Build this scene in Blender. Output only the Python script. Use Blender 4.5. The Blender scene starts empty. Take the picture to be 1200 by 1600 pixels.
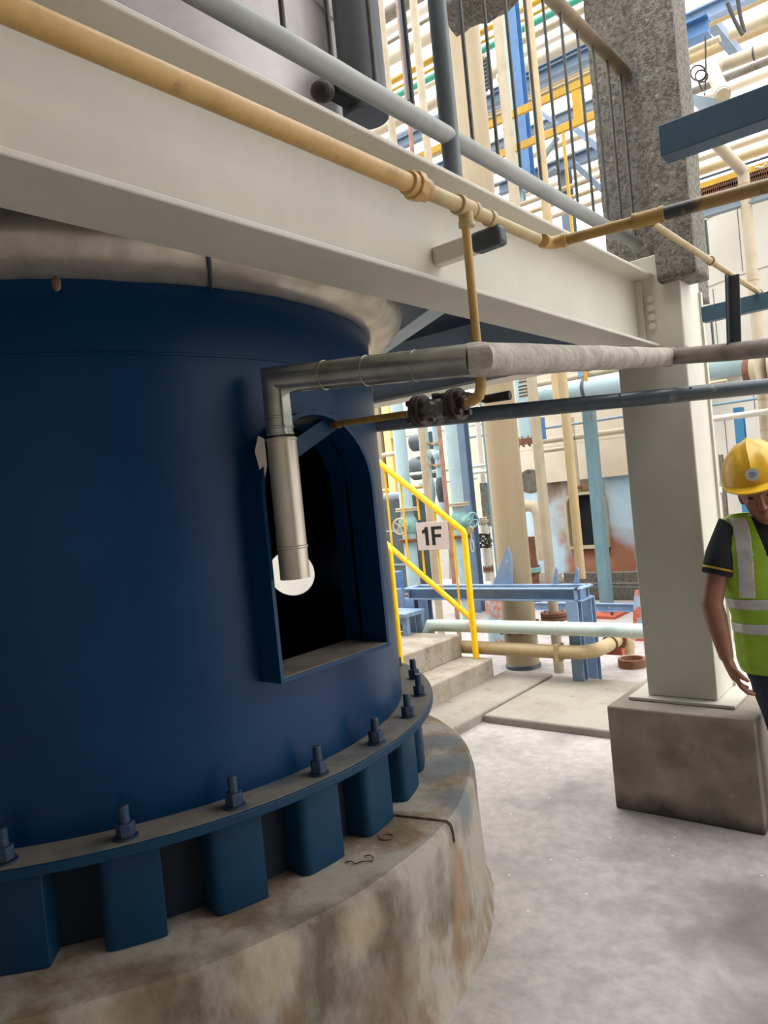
import bpy, bmesh, math, random
from mathutils import Vector, Matrix, noise
R_ = math.radians
random.seed(7)
scene = bpy.context.scene
COL = scene.collection

# ------------------------------------------------------------------ camera
FPX, ROLL, PITCH, YAW, EYE = 1159.85, .0981, .0176, .6793, Vector((0, 0, 1.5))
Fw = Vector((-math.sin(YAW)*math.cos(PITCH), math.cos(YAW)*math.cos(PITCH), -math.sin(PITCH)))
Rt = Vector((math.cos(YAW), math.sin(YAW), 0))
Up = Rt.cross(Fw)
Rt, Up = math.cos(ROLL)*Rt - math.sin(ROLL)*Up, math.sin(ROLL)*Rt + math.cos(ROLL)*Up
cd = bpy.data.cameras.new('camera')
cd.sensor_fit = 'VERTICAL'; cd.sensor_height = 36; cd.sensor_width = 27
cd.lens = FPX/1600*36
cd.clip_start = .05; cd.clip_end = 200
cam = bpy.data.objects.new('camera', cd); COL.objects.link(cam)
cam.matrix_world = Matrix(((Rt.x, Up.x, -Fw.x, EYE.x), (Rt.y, Up.y, -Fw.y, EYE.y), (Rt.z, Up.z, -Fw.z, EYE.z), (0, 0, 0, 1)))
scene.camera = cam

def at(px, py, X=None, Y=None, Z=None, d=None):
    """surveyed point: the sight line through a photo pixel met with a plane of the site grid"""
    v = Fw + Rt*((px-600)/FPX) - Up*((py-800)/FPX)
    if X is not None: t = X/v.x
    elif Y is not None: t = Y/v.y
    elif Z is not None: t = (Z-1.5)/v.z
    else: t = d
    return EYE + v*t
def seen(p):
    d = Vector(p)-EYE; z = d.dot(Fw)
    return 600+FPX*d.dot(Rt)/z, 800-FPX*d.dot(Up)/z

# ------------------------------------------------------------------ mesh builder
def frame_of(t, hint=None):
    t = t.normalized()
    h = hint or (Vector((0, 0, 1)) if abs(t.z) < .9 else Vector((1, 0, 0)))
    a = h.cross(t).normalized()
    return a, t.cross(a).normalized()

class MB:
    def __init__(s): s.v = []; s.f = []
    def add(s, vs, fs):
        o = len(s.v); s.v += [Vector(p) for p in vs]; s.f += [tuple(i+o for i in f) for f in fs]; return s
    def box(s, a, b):
        x0, y0, z0 = [min(a[i], b[i]) for i in range(3)]; x1, y1, z1 = [max(a[i], b[i]) for i in range(3)]
        return s.add([(x0,y0,z0),(x1,y0,z0),(x1,y1,z0),(x0,y1,z0),(x0,y0,z1),(x1,y0,z1),(x1,y1,z1),(x0,y1,z1)],
                     [(3,2,1,0),(4,5,6,7),(0,1,5,4),(1,2,6,5),(2,3,7,6),(3,0,4,7)])
    def bar(s, p, q, w, h, hint=None):
        """rectangular bar from p to q, w along the sideways axis, h along the other"""
        p, q = Vector(p), Vector(q); a, b = frame_of(q-p, hint)
        vs = []
        for c in (p, q):
            for i, j in ((-1,-1),(1,-1),(1,1),(-1,1)): vs.append(c + a*(i*w/2) + b*(j*h/2))
        return s.add(vs, [(3,2,1,0),(4,5,6,7),(0,1,5,4),(1,2,6,5),(2,3,7,6),(3,0,4,7)])
    def sweep(s, prof, p, q, hint=None):
        """closed 2-D profile (sideways, up) pushed from p to q"""
        p, q = Vector(p), Vector(q); a, b = frame_of(q-p, hint); n = len(prof)
        vs = [c + a*x + b*y for c in (p, q) for x, y in prof]
        fs = [(i, (i+1) % n, n+(i+1) % n, n+i) for i in range(n)] + [tuple(range(n))[::-1], tuple(range(n, 2*n))]
        return s.add(vs, fs)
    def tube(s, pts, r, seg=16, caps=True):
        pts = [Vector(p) for p in pts]; n = len(pts)
        rs = r if isinstance(r, (list, tuple)) else [r]*n
        a = None; vs = []
        for i, p in enumerate(pts):
            t = ((pts[i]-pts[i-1]).normalized() if i else Vector()) + ((pts[i+1]-pts[i]).normalized() if i < n-1 else Vector())
            if t.length < 1e-6: t = pts[min(i+1, n-1)]-pts[max(i-1, 0)]
            t.normalize()
            if a is None: a, b = frame_of(t)
            else:
                a = (a - t*a.dot(t)).normalized(); b = t.cross(a)
            k = 1.0
            if 0 < i < n-1:
                c = (pts[i]-pts[i-1]).normalized().dot((pts[i+1]-pts[i]).normalized())
                k = 1/max(.5, math.sqrt((1+c)/2))
            d1 = ((pts[i]-pts[i-1]).normalized()-(pts[i+1]-pts[i]).normalized()) if 0 < i < n-1 else Vector()
            m = d1.normalized() if d1.length > 1e-5 else None
            for j in range(seg):
                w = 2*math.pi*j/seg; o = (a*math.cos(w)+b*math.sin(w))*rs[i]
                if m is not None: o = o + m*(o.dot(m)*(k-1))
                vs.append(p+o)
        fs = []
        for i in range(n-1):
            for j in range(seg):
                fs.append((i*seg+j, i*seg+(j+1) % seg, (i+1)*seg+(j+1) % seg, (i+1)*seg+j))
        if caps: fs += [tuple(range(seg))[::-1], tuple(range((n-1)*seg, n*seg))]
        return s.add(vs, fs)
    def lathe(s, prof, c=(0,0,0), axis=(0,0,1), seg=48, a0=0., a1=360., closed=False):
        c = Vector(c); z = Vector(axis).normalized()
        if abs(z.z) > .99: x, y = Vector((1,0,0)), Vector((0,1,0))*(1 if z.z > 0 else -1)
        else: x, y = frame_of(z)
        full = abs(a1-a0-360) < 1e-6; m = seg if full else seg+1; n = len(prof); vs = []
        for i in range(m):
            w = R_(a0+(a1-a0)*i/seg); u = x*math.cos(w)+y*math.sin(w)
            vs += [c+u*r+z*h for r, h in prof]
        fs = []
        for i in range(seg):
            i2 = (i+1) % m
            for j in range(n if closed else n-1):
                j2 = (j+1) % n
                fs.append((i*n+j, i2*n+j, i2*n+j2, i*n+j2))
        return s.add(vs, fs)
    def disc(s, c, axis, r, t, seg=20):
        c = Vector(c); ax = Vector(axis).normalized()
        return s.tube([c-ax*t/2, c+ax*t/2], r, seg)
    def ball(s, c, rx, ry=None, rz=None, n=12, m=8, M=None):
        ry = ry or rx; rz = rz or rx; c = Vector(c); vs = [Vector((0,0,-rz))]
        for i in range(1, m):
            e = -math.pi/2+math.pi*i/m
            for j in range(n):
                w = 2*math.pi*j/n; vs.append(Vector((rx*math.cos(e)*math.cos(w), ry*math.cos(e)*math.sin(w), rz*math.sin(e))))
        vs.append(Vector((0,0,rz)))
        fs = [(0, 1+(j+1) % n, 1+j) for j in range(n)]
        for i in range(m-2):
            for j in range(n): fs.append((1+i*n+j, 1+i*n+(j+1) % n, 1+(i+1)*n+(j+1) % n, 1+(i+1)*n+j))
        o = 1+(m-2)*n; k = len(vs)-1
        fs += [(k, o+j, o+(j+1) % n) for j in range(n)]
        return s.add([c+((M @ v) if M else v) for v in vs], fs)
    def loft(s, rings, caps=True):
        """rings: lists of points, all the same length"""
        n = len(rings[0]); vs = [p for r in rings for p in r]; fs = []
        for i in range(len(rings)-1):
            for j in range(n): fs.append((i*n+j, i*n+(j+1) % n, (i+1)*n+(j+1) % n, (i+1)*n+j))
        if caps: fs += [tuple(range(n))[::-1], tuple(range((len(rings)-1)*n, len(rings)*n))]
        return s.add(vs, fs)
    def prism(s, poly, n, t):
        """planar polygon of 3-D points thickened by t along n"""
        n = Vector(n).normalized()*t; k = len(poly); vs = [Vector(p) for p in poly]; vs += [p+n for p in vs]
        return s.add(vs, [tuple(range(k))[::-1], tuple(range(k, 2*k))]+[(i, (i+1) % k, k+(i+1) % k, k+i) for i in range(k)])
    def build(s, name, m, parent=None, bevel=0, smooth=38, loc=None):
        me = bpy.data.meshes.new(name)
        if loc is None:
            if parent is not None: loc = Vector()
            else:
                xs = [[v[i] for v in s.v] for i in range(3)]
                loc = Vector(((min(xs[0])+max(xs[0]))/2, (min(xs[1])+max(xs[1]))/2, min(xs[2])))
        off = Vector(parent['_w']) if parent is not None else Vector(loc)
        me.from_pydata([v-off for v in s.v], [], s.f)
        bm = bmesh.new(); bm.from_mesh(me); bmesh.ops.recalc_face_normals(bm, faces=bm.faces); bm.to_mesh(me); bm.free()
        for p in me.polygons: p.use_smooth = True
        me.set_sharp_from_angle(angle=R_(smooth))
        me.materials.append(m)
        o = bpy.data.objects.new(name, me); COL.objects.link(o)
        if parent is not None: o.parent = parent; o['_w'] = list(off)
        else: o.location = off; o['_w'] = list(off)
        if bevel:
            b = o.modifiers.new('bevel', 'BEVEL'); b.width = bevel; b.segments = 2; b.limit_method = 'ANGLE'; b.angle_limit = R_(40)
        return o

def thing(name, label, cat, loc, group=None):
    o = bpy.data.objects.new(name, None); COL.objects.link(o); o.location = loc; o['_w'] = list(loc)
    o.empty_display_size = .05
    return tag(o, label, cat, group)
def tag(o, label, cat, group=None):
    o['label'] = label; o['category'] = cat
    if group: o['group'] = group
    return o
def struct(o): o['kind'] = 'structure'; return o
def copy_part(o, parent, loc=None, rotz=None):
    c = o.copy(); COL.objects.link(c); c.parent = parent
    if loc is not None: c.location = loc
    if rotz is not None: c.rotation_euler.z = rotz
    for ch in [x for x in COL.objects if x.parent == o]: copy_part(ch, c)
    return c

# ------------------------------------------------------------------ materials
def lin(c):
    return tuple(((x/255)/12.92 if x/255 <= .04045 else ((x/255+.055)/1.055)**2.4) for x in c)+(1.,)
def mat(name, c, rough=.5, metal=0., c2=None, scale=6., lo=.45, hi=.7, bump=0., bscale=60., c3=None, scale3=2., lo3=.55, hi3=.7, stretch=None, spec=.5, zst=None):
    m = bpy.data.materials.new(name); m.use_nodes = True; N = m.node_tree.nodes; L = m.node_tree.links
    b = N['Principled BSDF']; b.inputs['Roughness'].default_value = rough; b.inputs['Metallic'].default_value = metal
    b.inputs['Specular IOR Level'].default_value = spec
    b.inputs['Base Color'].default_value = lin(c)
    tc = N.new('ShaderNodeTexCoord'); mp = N.new('ShaderNodeMapping'); L.new(tc.outputs['Object'], mp.inputs[0])
    if stretch: mp.inputs['Scale'].default_value = stretch
    def layer(prev, col, sc, l, h, det=6):
        n = N.new('ShaderNodeTexNoise'); n.inputs['Scale'].default_value = sc; n.inputs['Detail'].default_value = det; n.inputs['Roughness'].default_value = .62
        L.new(mp.outputs[0], n.inputs['Vector'])
        r = N.new('ShaderNodeMapRange'); r.inputs[1].default_value = l; r.inputs[2].default_value = h; L.new(n.outputs['Fac'], r.inputs[0])
        x = N.new('ShaderNodeMix'); x.data_type = 'RGBA'; L.new(r.outputs[0], x.inputs[0])
        if prev is None: x.inputs[6].default_value = lin(c)
        else: L.new(prev, x.inputs[6])
        x.inputs[7].default_value = lin(col); return x.outputs[2]
    out = None
    if c2: out = layer(None, c2, scale, lo, hi)
    if c3: out = layer(out, c3, scale3, lo3, hi3, 9)
    if zst:      # dirt with a ragged upper or lower edge: (z fully dirty, z clean, colour)
        sx = N.new('ShaderNodeSeparateXYZ'); L.new(tc.outputs['Object'], sx.inputs[0])
        n = N.new('ShaderNodeTexNoise'); n.inputs['Scale'].default_value = 5; n.inputs['Detail'].default_value = 8; L.new(tc.outputs['Object'], n.inputs['Vector'])
        a = N.new('ShaderNodeMath'); a.operation = 'MULTIPLY_ADD'; a.inputs[1].default_value = zst[3] if len(zst) > 3 else .25; L.new(n.outputs['Fac'], a.inputs[0]); L.new(sx.outputs['Z'], a.inputs[2])
        r = N.new('ShaderNodeMapRange'); r.inputs[1].default_value = zst[0]; r.inputs[2].default_value = zst[1]; r.inputs[3].default_value = 1; r.inputs[4].default_value = 0; L.new(a.outputs[0], r.inputs[0])
        x = N.new('ShaderNodeMix'); x.data_type = 'RGBA'; L.new(r.outputs[0], x.inputs[0]); x.inputs[7].default_value = lin(zst[2])
        if out is None: x.inputs[6].default_value = lin(c)
        else: L.new(out, x.inputs[6])
        out = x.outputs[2]
    if out is not None: L.new(out, b.inputs['Base Color'])
    if bump:
        n = N.new('ShaderNodeTexNoise'); n.inputs['Scale'].default_value = bscale; n.inputs['Detail'].default_value = 5
        L.new(mp.outputs[0], n.inputs['Vector'])
        bp = N.new('ShaderNodeBump'); bp.inputs['Strength'].default_value = bump; bp.inputs['Distance'].default_value = .01
        L.new(n.outputs['Fac'], bp.inputs['Height']); L.new(bp.outputs[0], b.inputs['Normal'])
    return m
def blotch(m, cen, rad, col, amt=.8, scale=3.0, flat=True):
    """a ragged stain of its own colour on a surface, fixed in the object's own coordinates"""
    N = m.node_tree.nodes; L = m.node_tree.links; b = N['Principled BSDF']; lk = b.inputs['Base Color'].links
    tc = N.new('ShaderNodeTexCoord')
    nz = N.new('ShaderNodeTexNoise'); nz.inputs['Scale'].default_value = scale; nz.inputs['Detail'].default_value = 8; L.new(tc.outputs['Object'], nz.inputs['Vector'])
    d = N.new('ShaderNodeVectorMath'); d.operation = 'DISTANCE'; d.inputs[1].default_value = cen; L.new(tc.outputs['Object'], d.inputs[0])
    a = N.new('ShaderNodeMath'); a.operation = 'MULTIPLY_ADD'; a.inputs[1].default_value = -.9/rad; a.inputs[2].default_value = .75; L.new(d.outputs['Value'], a.inputs[0])
    c = N.new('ShaderNodeMath'); L.new(a.outputs[0], c.inputs[0]); L.new(nz.outputs['Fac'], c.inputs[1])
    r = N.new('ShaderNodeMapRange'); r.inputs[1].default_value = .5; r.inputs[2].default_value = .95; r.inputs[4].default_value = amt; L.new(c.outputs[0], r.inputs[0])
    x = N.new('ShaderNodeMix'); x.data_type = 'RGBA'; x.inputs[7].default_value = lin(col); L.new(r.outputs[0], x.inputs[0])
    if lk: L.new(lk[0].from_socket, x.inputs[6])
    else: x.inputs[6].default_value = b.inputs['Base Color'].default_value
    L.new(x.outputs[2], b.inputs['Base Color']); return m
M = {}
M['navy'] = mat('navy_paint', (0,53,92), .36, c2=(0,45,82), scale=1.6, bump=.03, bscale=90, spec=.24)
M['navy_worn'] = mat('navy_paint_worn', (2,50,78), .5, c2=(14,56,82), scale=3, bump=.08, bscale=40, spec=.25)
M['navy_dusty'] = mat('navy_paint_dusty', (70,80,90), .8, c2=(124,118,108), scale=5, lo=.3, hi=.5, bump=.1, bscale=50)
M['bolt'] = mat('bolt_steel', (28,52,84), .5, c2=(58,66,72), scale=30, bump=.25, bscale=220)
M['white'] = mat('cream_white_paint', (206,202,189), .5, c2=(197,193,180), scale=2.5, c3=(150,140,120), scale3=9, lo3=.71, hi3=.78, bump=.05, bscale=25)
M['weld'] = mat('white_weld', (205,200,186), .5, bump=.3, bscale=90)
M['silver'] = mat('silver_cladding', (196,198,190), .27, .75, c2=(160,160,150), scale=7, lo=.4, hi=.65, bump=.06, bscale=12)
M['foil'] = mat('dented_foil_cladding', (212,204,188), .34, .6, c2=(180,170,152), scale=9, lo=.4, hi=.7, bump=.25, bscale=7, stretch=(1,1,.35))
M['clad'] = mat('lilac_grey_cladding', (214,208,208), .45, .2, c2=(192,184,182), scale=3, c3=(215,208,205), scale3=8, lo3=.55, hi3=.7, bump=.05, bscale=10)
M['wrap'] = mat('plaster_pipe_wrap', (172,165,155), .9, c2=(140,132,122), scale=14, lo=.4, hi=.65, bump=.5, bscale=60)
M['ochre'] = mat('ochre_pipe_paint', (198,160,96), .5, c2=(180,140,74), scale=10, c3=(132,104,66), scale3=9, lo3=.58, hi3=.72, bump=.1, bscale=80)
M['ochre_stained'] = mat('ochre_pipe_stained', (172,138,70), .6, c2=(140,112,60), scale=14, lo=.42, hi=.6, c3=(60,58,50), scale3=6, lo3=.62, hi3=.7, bump=.1, bscale=80)
M['cream_pipe'] = mat('cream_pipe_paint', (188,166,120), .5, c2=(174,146,96), scale=10, bump=.08, bscale=80)
M['yellow'] = mat('safety_yellow', (255,204,0), .4, c2=(236,182,0), scale=12)
M['mustard'] = mat('mustard_yellow', (190,150,34), .5, c2=(166,126,28), scale=5)
M['grey_rail'] = mat('grey_rail_paint', (160,162,158), .5, c2=(142,145,144), scale=6, bump=.06, bscale=70)
M['dark_rail'] = mat('dark_post_paint', (96,106,110), .5, c2=(82,92,98), scale=5, c3=(52,50,92), scale3=5, lo3=.72, hi3=.8)
M['dark_steel'] = mat('dark_grey_steel', (66,74,78), .5, c2=(50,58,62), scale=8, bump=.1, bscale=60)
M['baluster'] = mat('baluster_steel', (92,92,88), .45, .3, c2=(70,70,68), scale=20)
M['slate'] = mat('slate_blue_steel', (64,74,82), .36, c2=(52,60,68), scale=7, c3=(128,124,114), scale3=10, lo3=.6, hi3=.72)
M['bare_pipe'] = mat('bare_dull_pipe', (120,112,104), .55, .2, c2=(90,80,74), scale=9, bump=.1, bscale=60)
M['teal_beam'] = mat('teal_grey_beam', (70,104,122), .55, c2=(96,108,112), scale=9, lo=.5, hi=.6, c3=(126,86,60), scale3=14, lo3=.66, hi3=.74)
M['navy_plate'] = mat('ink_blue_plate', (48,76,94), .5, c2=(42,68,86), scale=4)
M['concrete'] = mat('concrete_pedestal', (158,148,136), .85, c2=(128,120,110), scale=3, lo=.4, hi=.7, c3=(112,104,96), scale3=1.7, lo3=.56, hi3=.7, bump=.25, bscale=40, zst=(.12,.22,(66,64,58)))
M['plinth'] = mat('concrete_plinth', (160,152,140), .85, c2=(126,106,82), scale=4.2, lo=.46, hi=.58, c3=(96,86,72), scale3=2.2, lo3=.52, hi3=.64, bump=.35, bscale=28, stretch=(1,1,.6))
M['steps'] = mat('concrete_steps', (160,150,136), .85, c2=(138,126,112), scale=7, lo=.42, hi=.62, c3=(116,102,86), scale3=16, lo3=.6, hi3=.72, bump=.4, bscale=40)
M['fireproof'] = mat('rough_fireproofing', (132,127,117), .95, c2=(94,90,84), scale=55, lo=.44, hi=.6, c3=(168,158,140), scale3=38, lo3=.58, hi3=.68, bump=.9, bscale=160)
M['rust'] = mat('rusty_iron', (120,78,52), .75, c2=(78,52,40), scale=20, bump=.3, bscale=100)
M['rust_red'] = mat('red_oxide', (178,84,58), .7, c2=(140,66,48), scale=12)
M['valve_iron'] = mat('greasy_valve_iron', (74,62,56), .5, .2, c2=(48,42,40), scale=24, bump=.3, bscale=120)
M['valve_grey'] = mat('grey_valve_body', (112,112,104), .5, .3, c2=(80,78,72), scale=20, bump=.2, bscale=120)
M['black'] = mat('black_rubber', (26,28,30), .6)
M['sky_blue'] = mat('light_blue_frame', (126,150,180), .5, c2=(108,134,166), scale=8, c3=(158,174,190), scale3=14, lo3=.62, hi3=.72)
M['mint'] = mat('mint_pipe', (186,202,194), .5, c2=(200,206,196), scale=6, c3=(162,178,172), scale3=3)
M['tan'] = mat('tan_pipe', (176,154,114), .55, c2=(166,142,102), scale=9, bump=.06)
M['beige'] = mat('beige_column', (164,147,119), .5, c2=(150,132,103), scale=3, c3=(134,106,72), scale3=6, lo3=.66, hi3=.8, stretch=(1,1,.3))
M['ivory'] = mat('ivory_pipe', (176,163,139), .5, c2=(160,144,120), scale=5, c3=(160,130,96), scale3=9, lo3=.7, hi3=.8)
M['paleblue'] = mat('pale_blue_pipe', (164,188,194), .45, c2=(146,174,182), scale=5)
M['aqua'] = mat('aqua_valve', (128,170,168), .45, c2=(108,148,148), scale=9)
M['steelblue'] = mat('steel_blue_post', (104,124,146), .5, c2=(90,112,138), scale=6)
M['royal'] = mat('royal_blue_steel', (78,122,172), .5, c2=(66,108,158), scale=6)
M['tealpost'] = mat('teal_angle_post', (108,140,150), .5, c2=(86,120,134), scale=8, c3=(140,96,64), scale3=10, lo3=.62, hi3=.72, stretch=(1,1,.4))
M['brown'] = mat('rusty_brown_pipe', (156,120,98), .6, c2=(126,90,72), scale=14)
M['green'] = mat('green_pipe', (52,148,122), .5)
M['pink'] = mat('dull_pink_pipe', (170,128,118), .55)
M['sign'] = mat('sign_white', (214,198,190), .5)
M['ink'] = mat('sign_black', (14,14,16), .6)
M['deck'] = mat('dark_deck_plate', (22,40,62), .6)
M['underdeck'] = mat('pale_underdeck_paint', (172,188,200), .5, c2=(156,172,186), scale=4)
M['bluegrey'] = mat('blue_grey_beam', (126,140,152), .5, c2=(112,128,142), scale=4)
M['claddingcream'] = mat('cream_tank_cladding', (200,188,168), .5, .1, c2=(186,172,152), scale=2, c3=(190,160,120), scale3=5, lo3=.7, hi3=.85)
M['tankwhite'] = mat('white_tank_cladding', (204,200,190), .45, .1, c2=(194,189,178), scale=1.5)
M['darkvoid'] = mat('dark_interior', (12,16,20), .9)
M['cable'] = mat('black_cable', (40,34,34), .6)
# ================================================================== setting
def floor_mat():
    m = mat('floor_concrete', (180,173,170), .45, c2=(156,149,146), scale=17, lo=.36, hi=.68, c3=(138,132,129), scale3=2.6, lo3=.5, hi3=.7, bump=.12, bscale=35)
    N = m.node_tree.nodes; L = m.node_tree.links; b = N['Principled BSDF']
    base = b.inputs['Base Color'].links[0].from_socket
    tc = N['Texture Coordinate']
    v = N.new('ShaderNodeTexVoronoi'); v.inputs['Scale'].default_value = 11; v.inputs['Randomness'].default_value = 1
    L.new(tc.outputs['Object'], v.inputs['Vector'])
    r = N.new('ShaderNodeMapRange'); r.inputs[1].default_value = .065; r.inputs[2].default_value = .04; L.new(v.outputs['Distance'], r.inputs[0])
    x = N.new('ShaderNodeMix'); x.data_type = 'RGBA'; x.inputs[7].default_value = lin((226,222,214))
    L.new(r.outputs[0], x.inputs[0]); L.new(base, x.inputs[6]); base = x.outputs[2]
    nz = N.new('ShaderNodeTexNoise'); nz.inputs['Scale'].default_value = 3.2; nz.inputs['Detail'].default_value = 8; L.new(tc.outputs['Object'], nz.inputs['Vector'])
    for cen, rad, amt, col in (((-.62,2.55,0), .42, .75, (92,88,84)), ((-.30,2.15,0), .5, .75, (92,88,84)), ((-.95,1.55,0), .2, .9, (108,100,90)), ((-.75,1.50,0), .16, .9, (108,100,90))):   # oily scuffs and a damp patch
        d = N.new('ShaderNodeVectorMath'); d.operation = 'DISTANCE'; d.inputs[1].default_value = cen; L.new(tc.outputs['Object'], d.inputs[0])
        a = N.new('ShaderNodeMath'); a.operation = 'MULTIPLY_ADD'; a.inputs[1].default_value = -.9/rad; a.inputs[2].default_value = .75; L.new(d.outputs['Value'], a.inputs[0])
        c = N.new('ShaderNodeMath'); L.new(a.outputs[0], c.inputs[0]); L.new(nz.outputs['Fac'], c.inputs[1])
        r = N.new('ShaderNodeMapRange'); r.inputs[1].default_value = .5; r.inputs[2].default_value = .95; r.inputs[4].default_value = amt; L.new(c.outputs[0], r.inputs[0])
        x = N.new('ShaderNodeMix'); x.data_type = 'RGBA'; x.inputs[7].default_value = lin(col); L.new(r.outputs[0], x.inputs[0]); L.new(base, x.inputs[6]); base = x.outputs[2]
    L.new(base, b.inputs['Base Color'])
    return m
M['floor'] = floor_mat()
M['slab'] = mat('slab_concrete', (148,141,130), .8, c2=(134,126,114), scale=5, c3=(114,104,92), scale3=9, lo3=.6, hi3=.72, bump=.3, bscale=40)
struct(MB().box((-45,-8,-.2),(30,45,0)).build('floor', M['floor'], loc=Vector((0,0,0))))
struct(MB().box((-2.6,4.03,-.05),(-.2,5.07,.05)).build('floor_slab', M['slab'], bevel=.012))
struct(MB().box((-3.02,3.62,-.05),(-2.612,5.07,.062)).build('floor_landing', M['slab'], bevel=.012))

# ================================================================== big vessel
VC = Vector((-2.6743, 1.5307, 0)); VR = 1.1208
def vp(a, r, z): return Vector((VC.x+r*math.cos(R_(a)), VC.y+r*math.sin(R_(a)), z))
vessel = thing('process_vessel', 'large dark blue vessel skirt bolted down on the round concrete plinth', 'vessel', (VC.x, VC.y, .488))
def boolean(o, cut):
    md = o.modifiers.new('b', 'BOOLEAN'); md.object = cut; md.operation = 'DIFFERENCE'; md.solver = 'EXACT'
    bpy.context.view_layer.update()
    dg = bpy.context.evaluated_depsgraph_get(); me = bpy.data.meshes.new_from_object(o.evaluated_get(dg))
    o.modifiers.remove(md); o.data = me
    bpy.data.objects.remove(cut)
shell = MB().lathe([(1.108,.736),(VR,.736),(VR,2.16),(1.108,2.16)], VC, seg=160, closed=True).build('skirt', M['navy'], vessel)
MY0, MY1, MZ0, MZT = 1.336, 1.806, 1.035, 1.775
def arch(y0, y1, z0, zt, x, n=20):
    r = (y1-y0)/2; c = (y0+y1)/2
    return [Vector((x, y0, z0)), Vector((x, y1, z0))]+[Vector((x, c+r*math.cos(math.pi*i/n), zt-r+r*math.sin(math.pi*i/n))) for i in range(n+1)]
T = .012
boolean(shell, MB().prism(arch(MY0+T, MY1-T, MZ0+T, MZT-T, -1.9), (1,0,0), .6).build('cut', M['navy'], loc=Vector((0,0,0))))
hole_c = Vector((-2.78, 2.64, 1.168)); hole_d = (hole_c-EYE); hole_d.z = 0; hole_d.normalize()
boolean(shell, MB().disc(hole_c, hole_d, .115, .7, 40).build('cut', M['navy'], loc=Vector((0,0,0))))
for p in shell.data.polygons: p.use_smooth = True
shell.data.set_sharp_from_angle(angle=R_(30))
# arched access sleeve
sl = MB(); n = len(arch(0,1,0,1,0))
o1, i1 = arch(MY0, MY1, MZ0, MZT, -1.487), arch(MY0+T, MY1-T, MZ0+T, MZT-T, -1.487)
o0, i0 = [Vector((-1.66, p.y, p.z)) for p in o1], [Vector((-1.66, p.y, p.z)) for p in i1]
vs = o1+i1+o0+i0; fs = []
for i in range(n):
    j = (i+1) % n
    fs += [(i, j, n+j, n+i), (2*n+i, 3*n+i, 3*n+j, 2*n+j), (i, 2*n+i, 2*n+j, j), (n+i, n+j, 3*n+j, 3*n+i)]
sl.add(vs, fs)
sl.build('access_opening_sleeve', M['navy'], vessel, smooth=30)
MB().box((-1.655, MY0+T, MZ0+T), (-1.489, MY1-T, MZ0+T+.003)).build('opening_sill', mat('dusty_sill', (120,112,98), .9, c2=(90,86,80), scale=8), vessel)['label'] = 'dusty grey sill'
MB().lathe([(VR-.004,1.921),(VR+.0035,1.924),(VR+.0035,1.93),(VR-.004,1.933)], VC, seg=128, closed=True).build('weld_seam', M['navy'], vessel)
MB().lathe([(1.05,.728),(1.237,.728),(1.237,.7525),(1.05,.7525)], VC, seg=128, closed=True).build('base_ring', M['navy_worn'], vessel, bevel=.003)
MB().lathe([(1.118,.752),(1.229,.752),(1.229,.7545),(1.118,.7545)], VC, seg=128, closed=True).build('dust_layer', M['navy_dusty'], vessel)['label'] = 'grey dust on the flange ring'
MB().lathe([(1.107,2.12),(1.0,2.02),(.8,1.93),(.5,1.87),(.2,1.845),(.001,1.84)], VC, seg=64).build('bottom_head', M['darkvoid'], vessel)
MB().lathe([(1.085,.489),(1.10,.489),(1.10,.73),(1.085,.73)], VC, seg=128, closed=True).build('lower_skirt', mat('recess_shade', (6,26,44), .8, c2=(14,24,32), scale=6), vessel)['label'] = 'skirt band behind the anchor chairs, coloured dark for recess shade'  # near-black colour stands in for the shade between the chairs
# anchor chairs and bolts
STEP = 360/28
chair0 = bolt0 = None
for k in range(28):
    a = -29.9+STEP*k
    if a > 105 and a < 360-130: continue
    ra = R_(a)
    if chair0 is None:
        cx = Vector((VC.x, VC.y, 0))
        m = MB(); w = .0725
        prof = [(1.095,-w),(1.155,-w),(1.170,-w+.004),(1.178,-w+.014),(1.181,-w+.028),(1.1825,0),(1.1825,w-.028),(1.182,w-.014),(1.181,w-.003),(1.178,w),(1.095,w)]
        m.add([Vector((VC.x+x, VC.y+y, z)) for z in (.489,.73) for x, y in prof],
              [tuple(range(11))[::-1], tuple(range(11,22))]+[(i,(i+1) % 11, 11+(i+1) % 11, 11+i) for i in range(11)])
        chair0 = m.build('anchor_chair', M['navy_worn'], vessel, bevel=.003); chair0.rotation_euler.z = ra
        b = Vector((VC.x+1.188, VC.y, 0))
        st = thing('anchor_bolt', None, None, (0,0,0)); st['_w'] = vessel['_w']
        del st['label'], st['category']
        bpy.data.objects.remove(st)
        bolt0 = MB().tube([b+Vector((0,0,z)) for z in (.752,.83,.833)], [.0125,.0125,.010], 14).build('anchor_bolt', M['bolt'], vessel); bolt0.rotation_euler.z = ra
        MB().disc(b+Vector((0,0,.7565)), (0,0,1), .029, .005, 20).build('washer', M['bolt'], bolt0)
        MB().disc(b+Vector((0,0,.776)), (0,0,1), .0235, .032, 6).build('nut', M['bolt'], bolt0, bevel=.002)
    else:
        copy_part(chair0, vessel, rotz=ra); copy_part(bolt0, vessel, rotz=ra)
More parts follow.
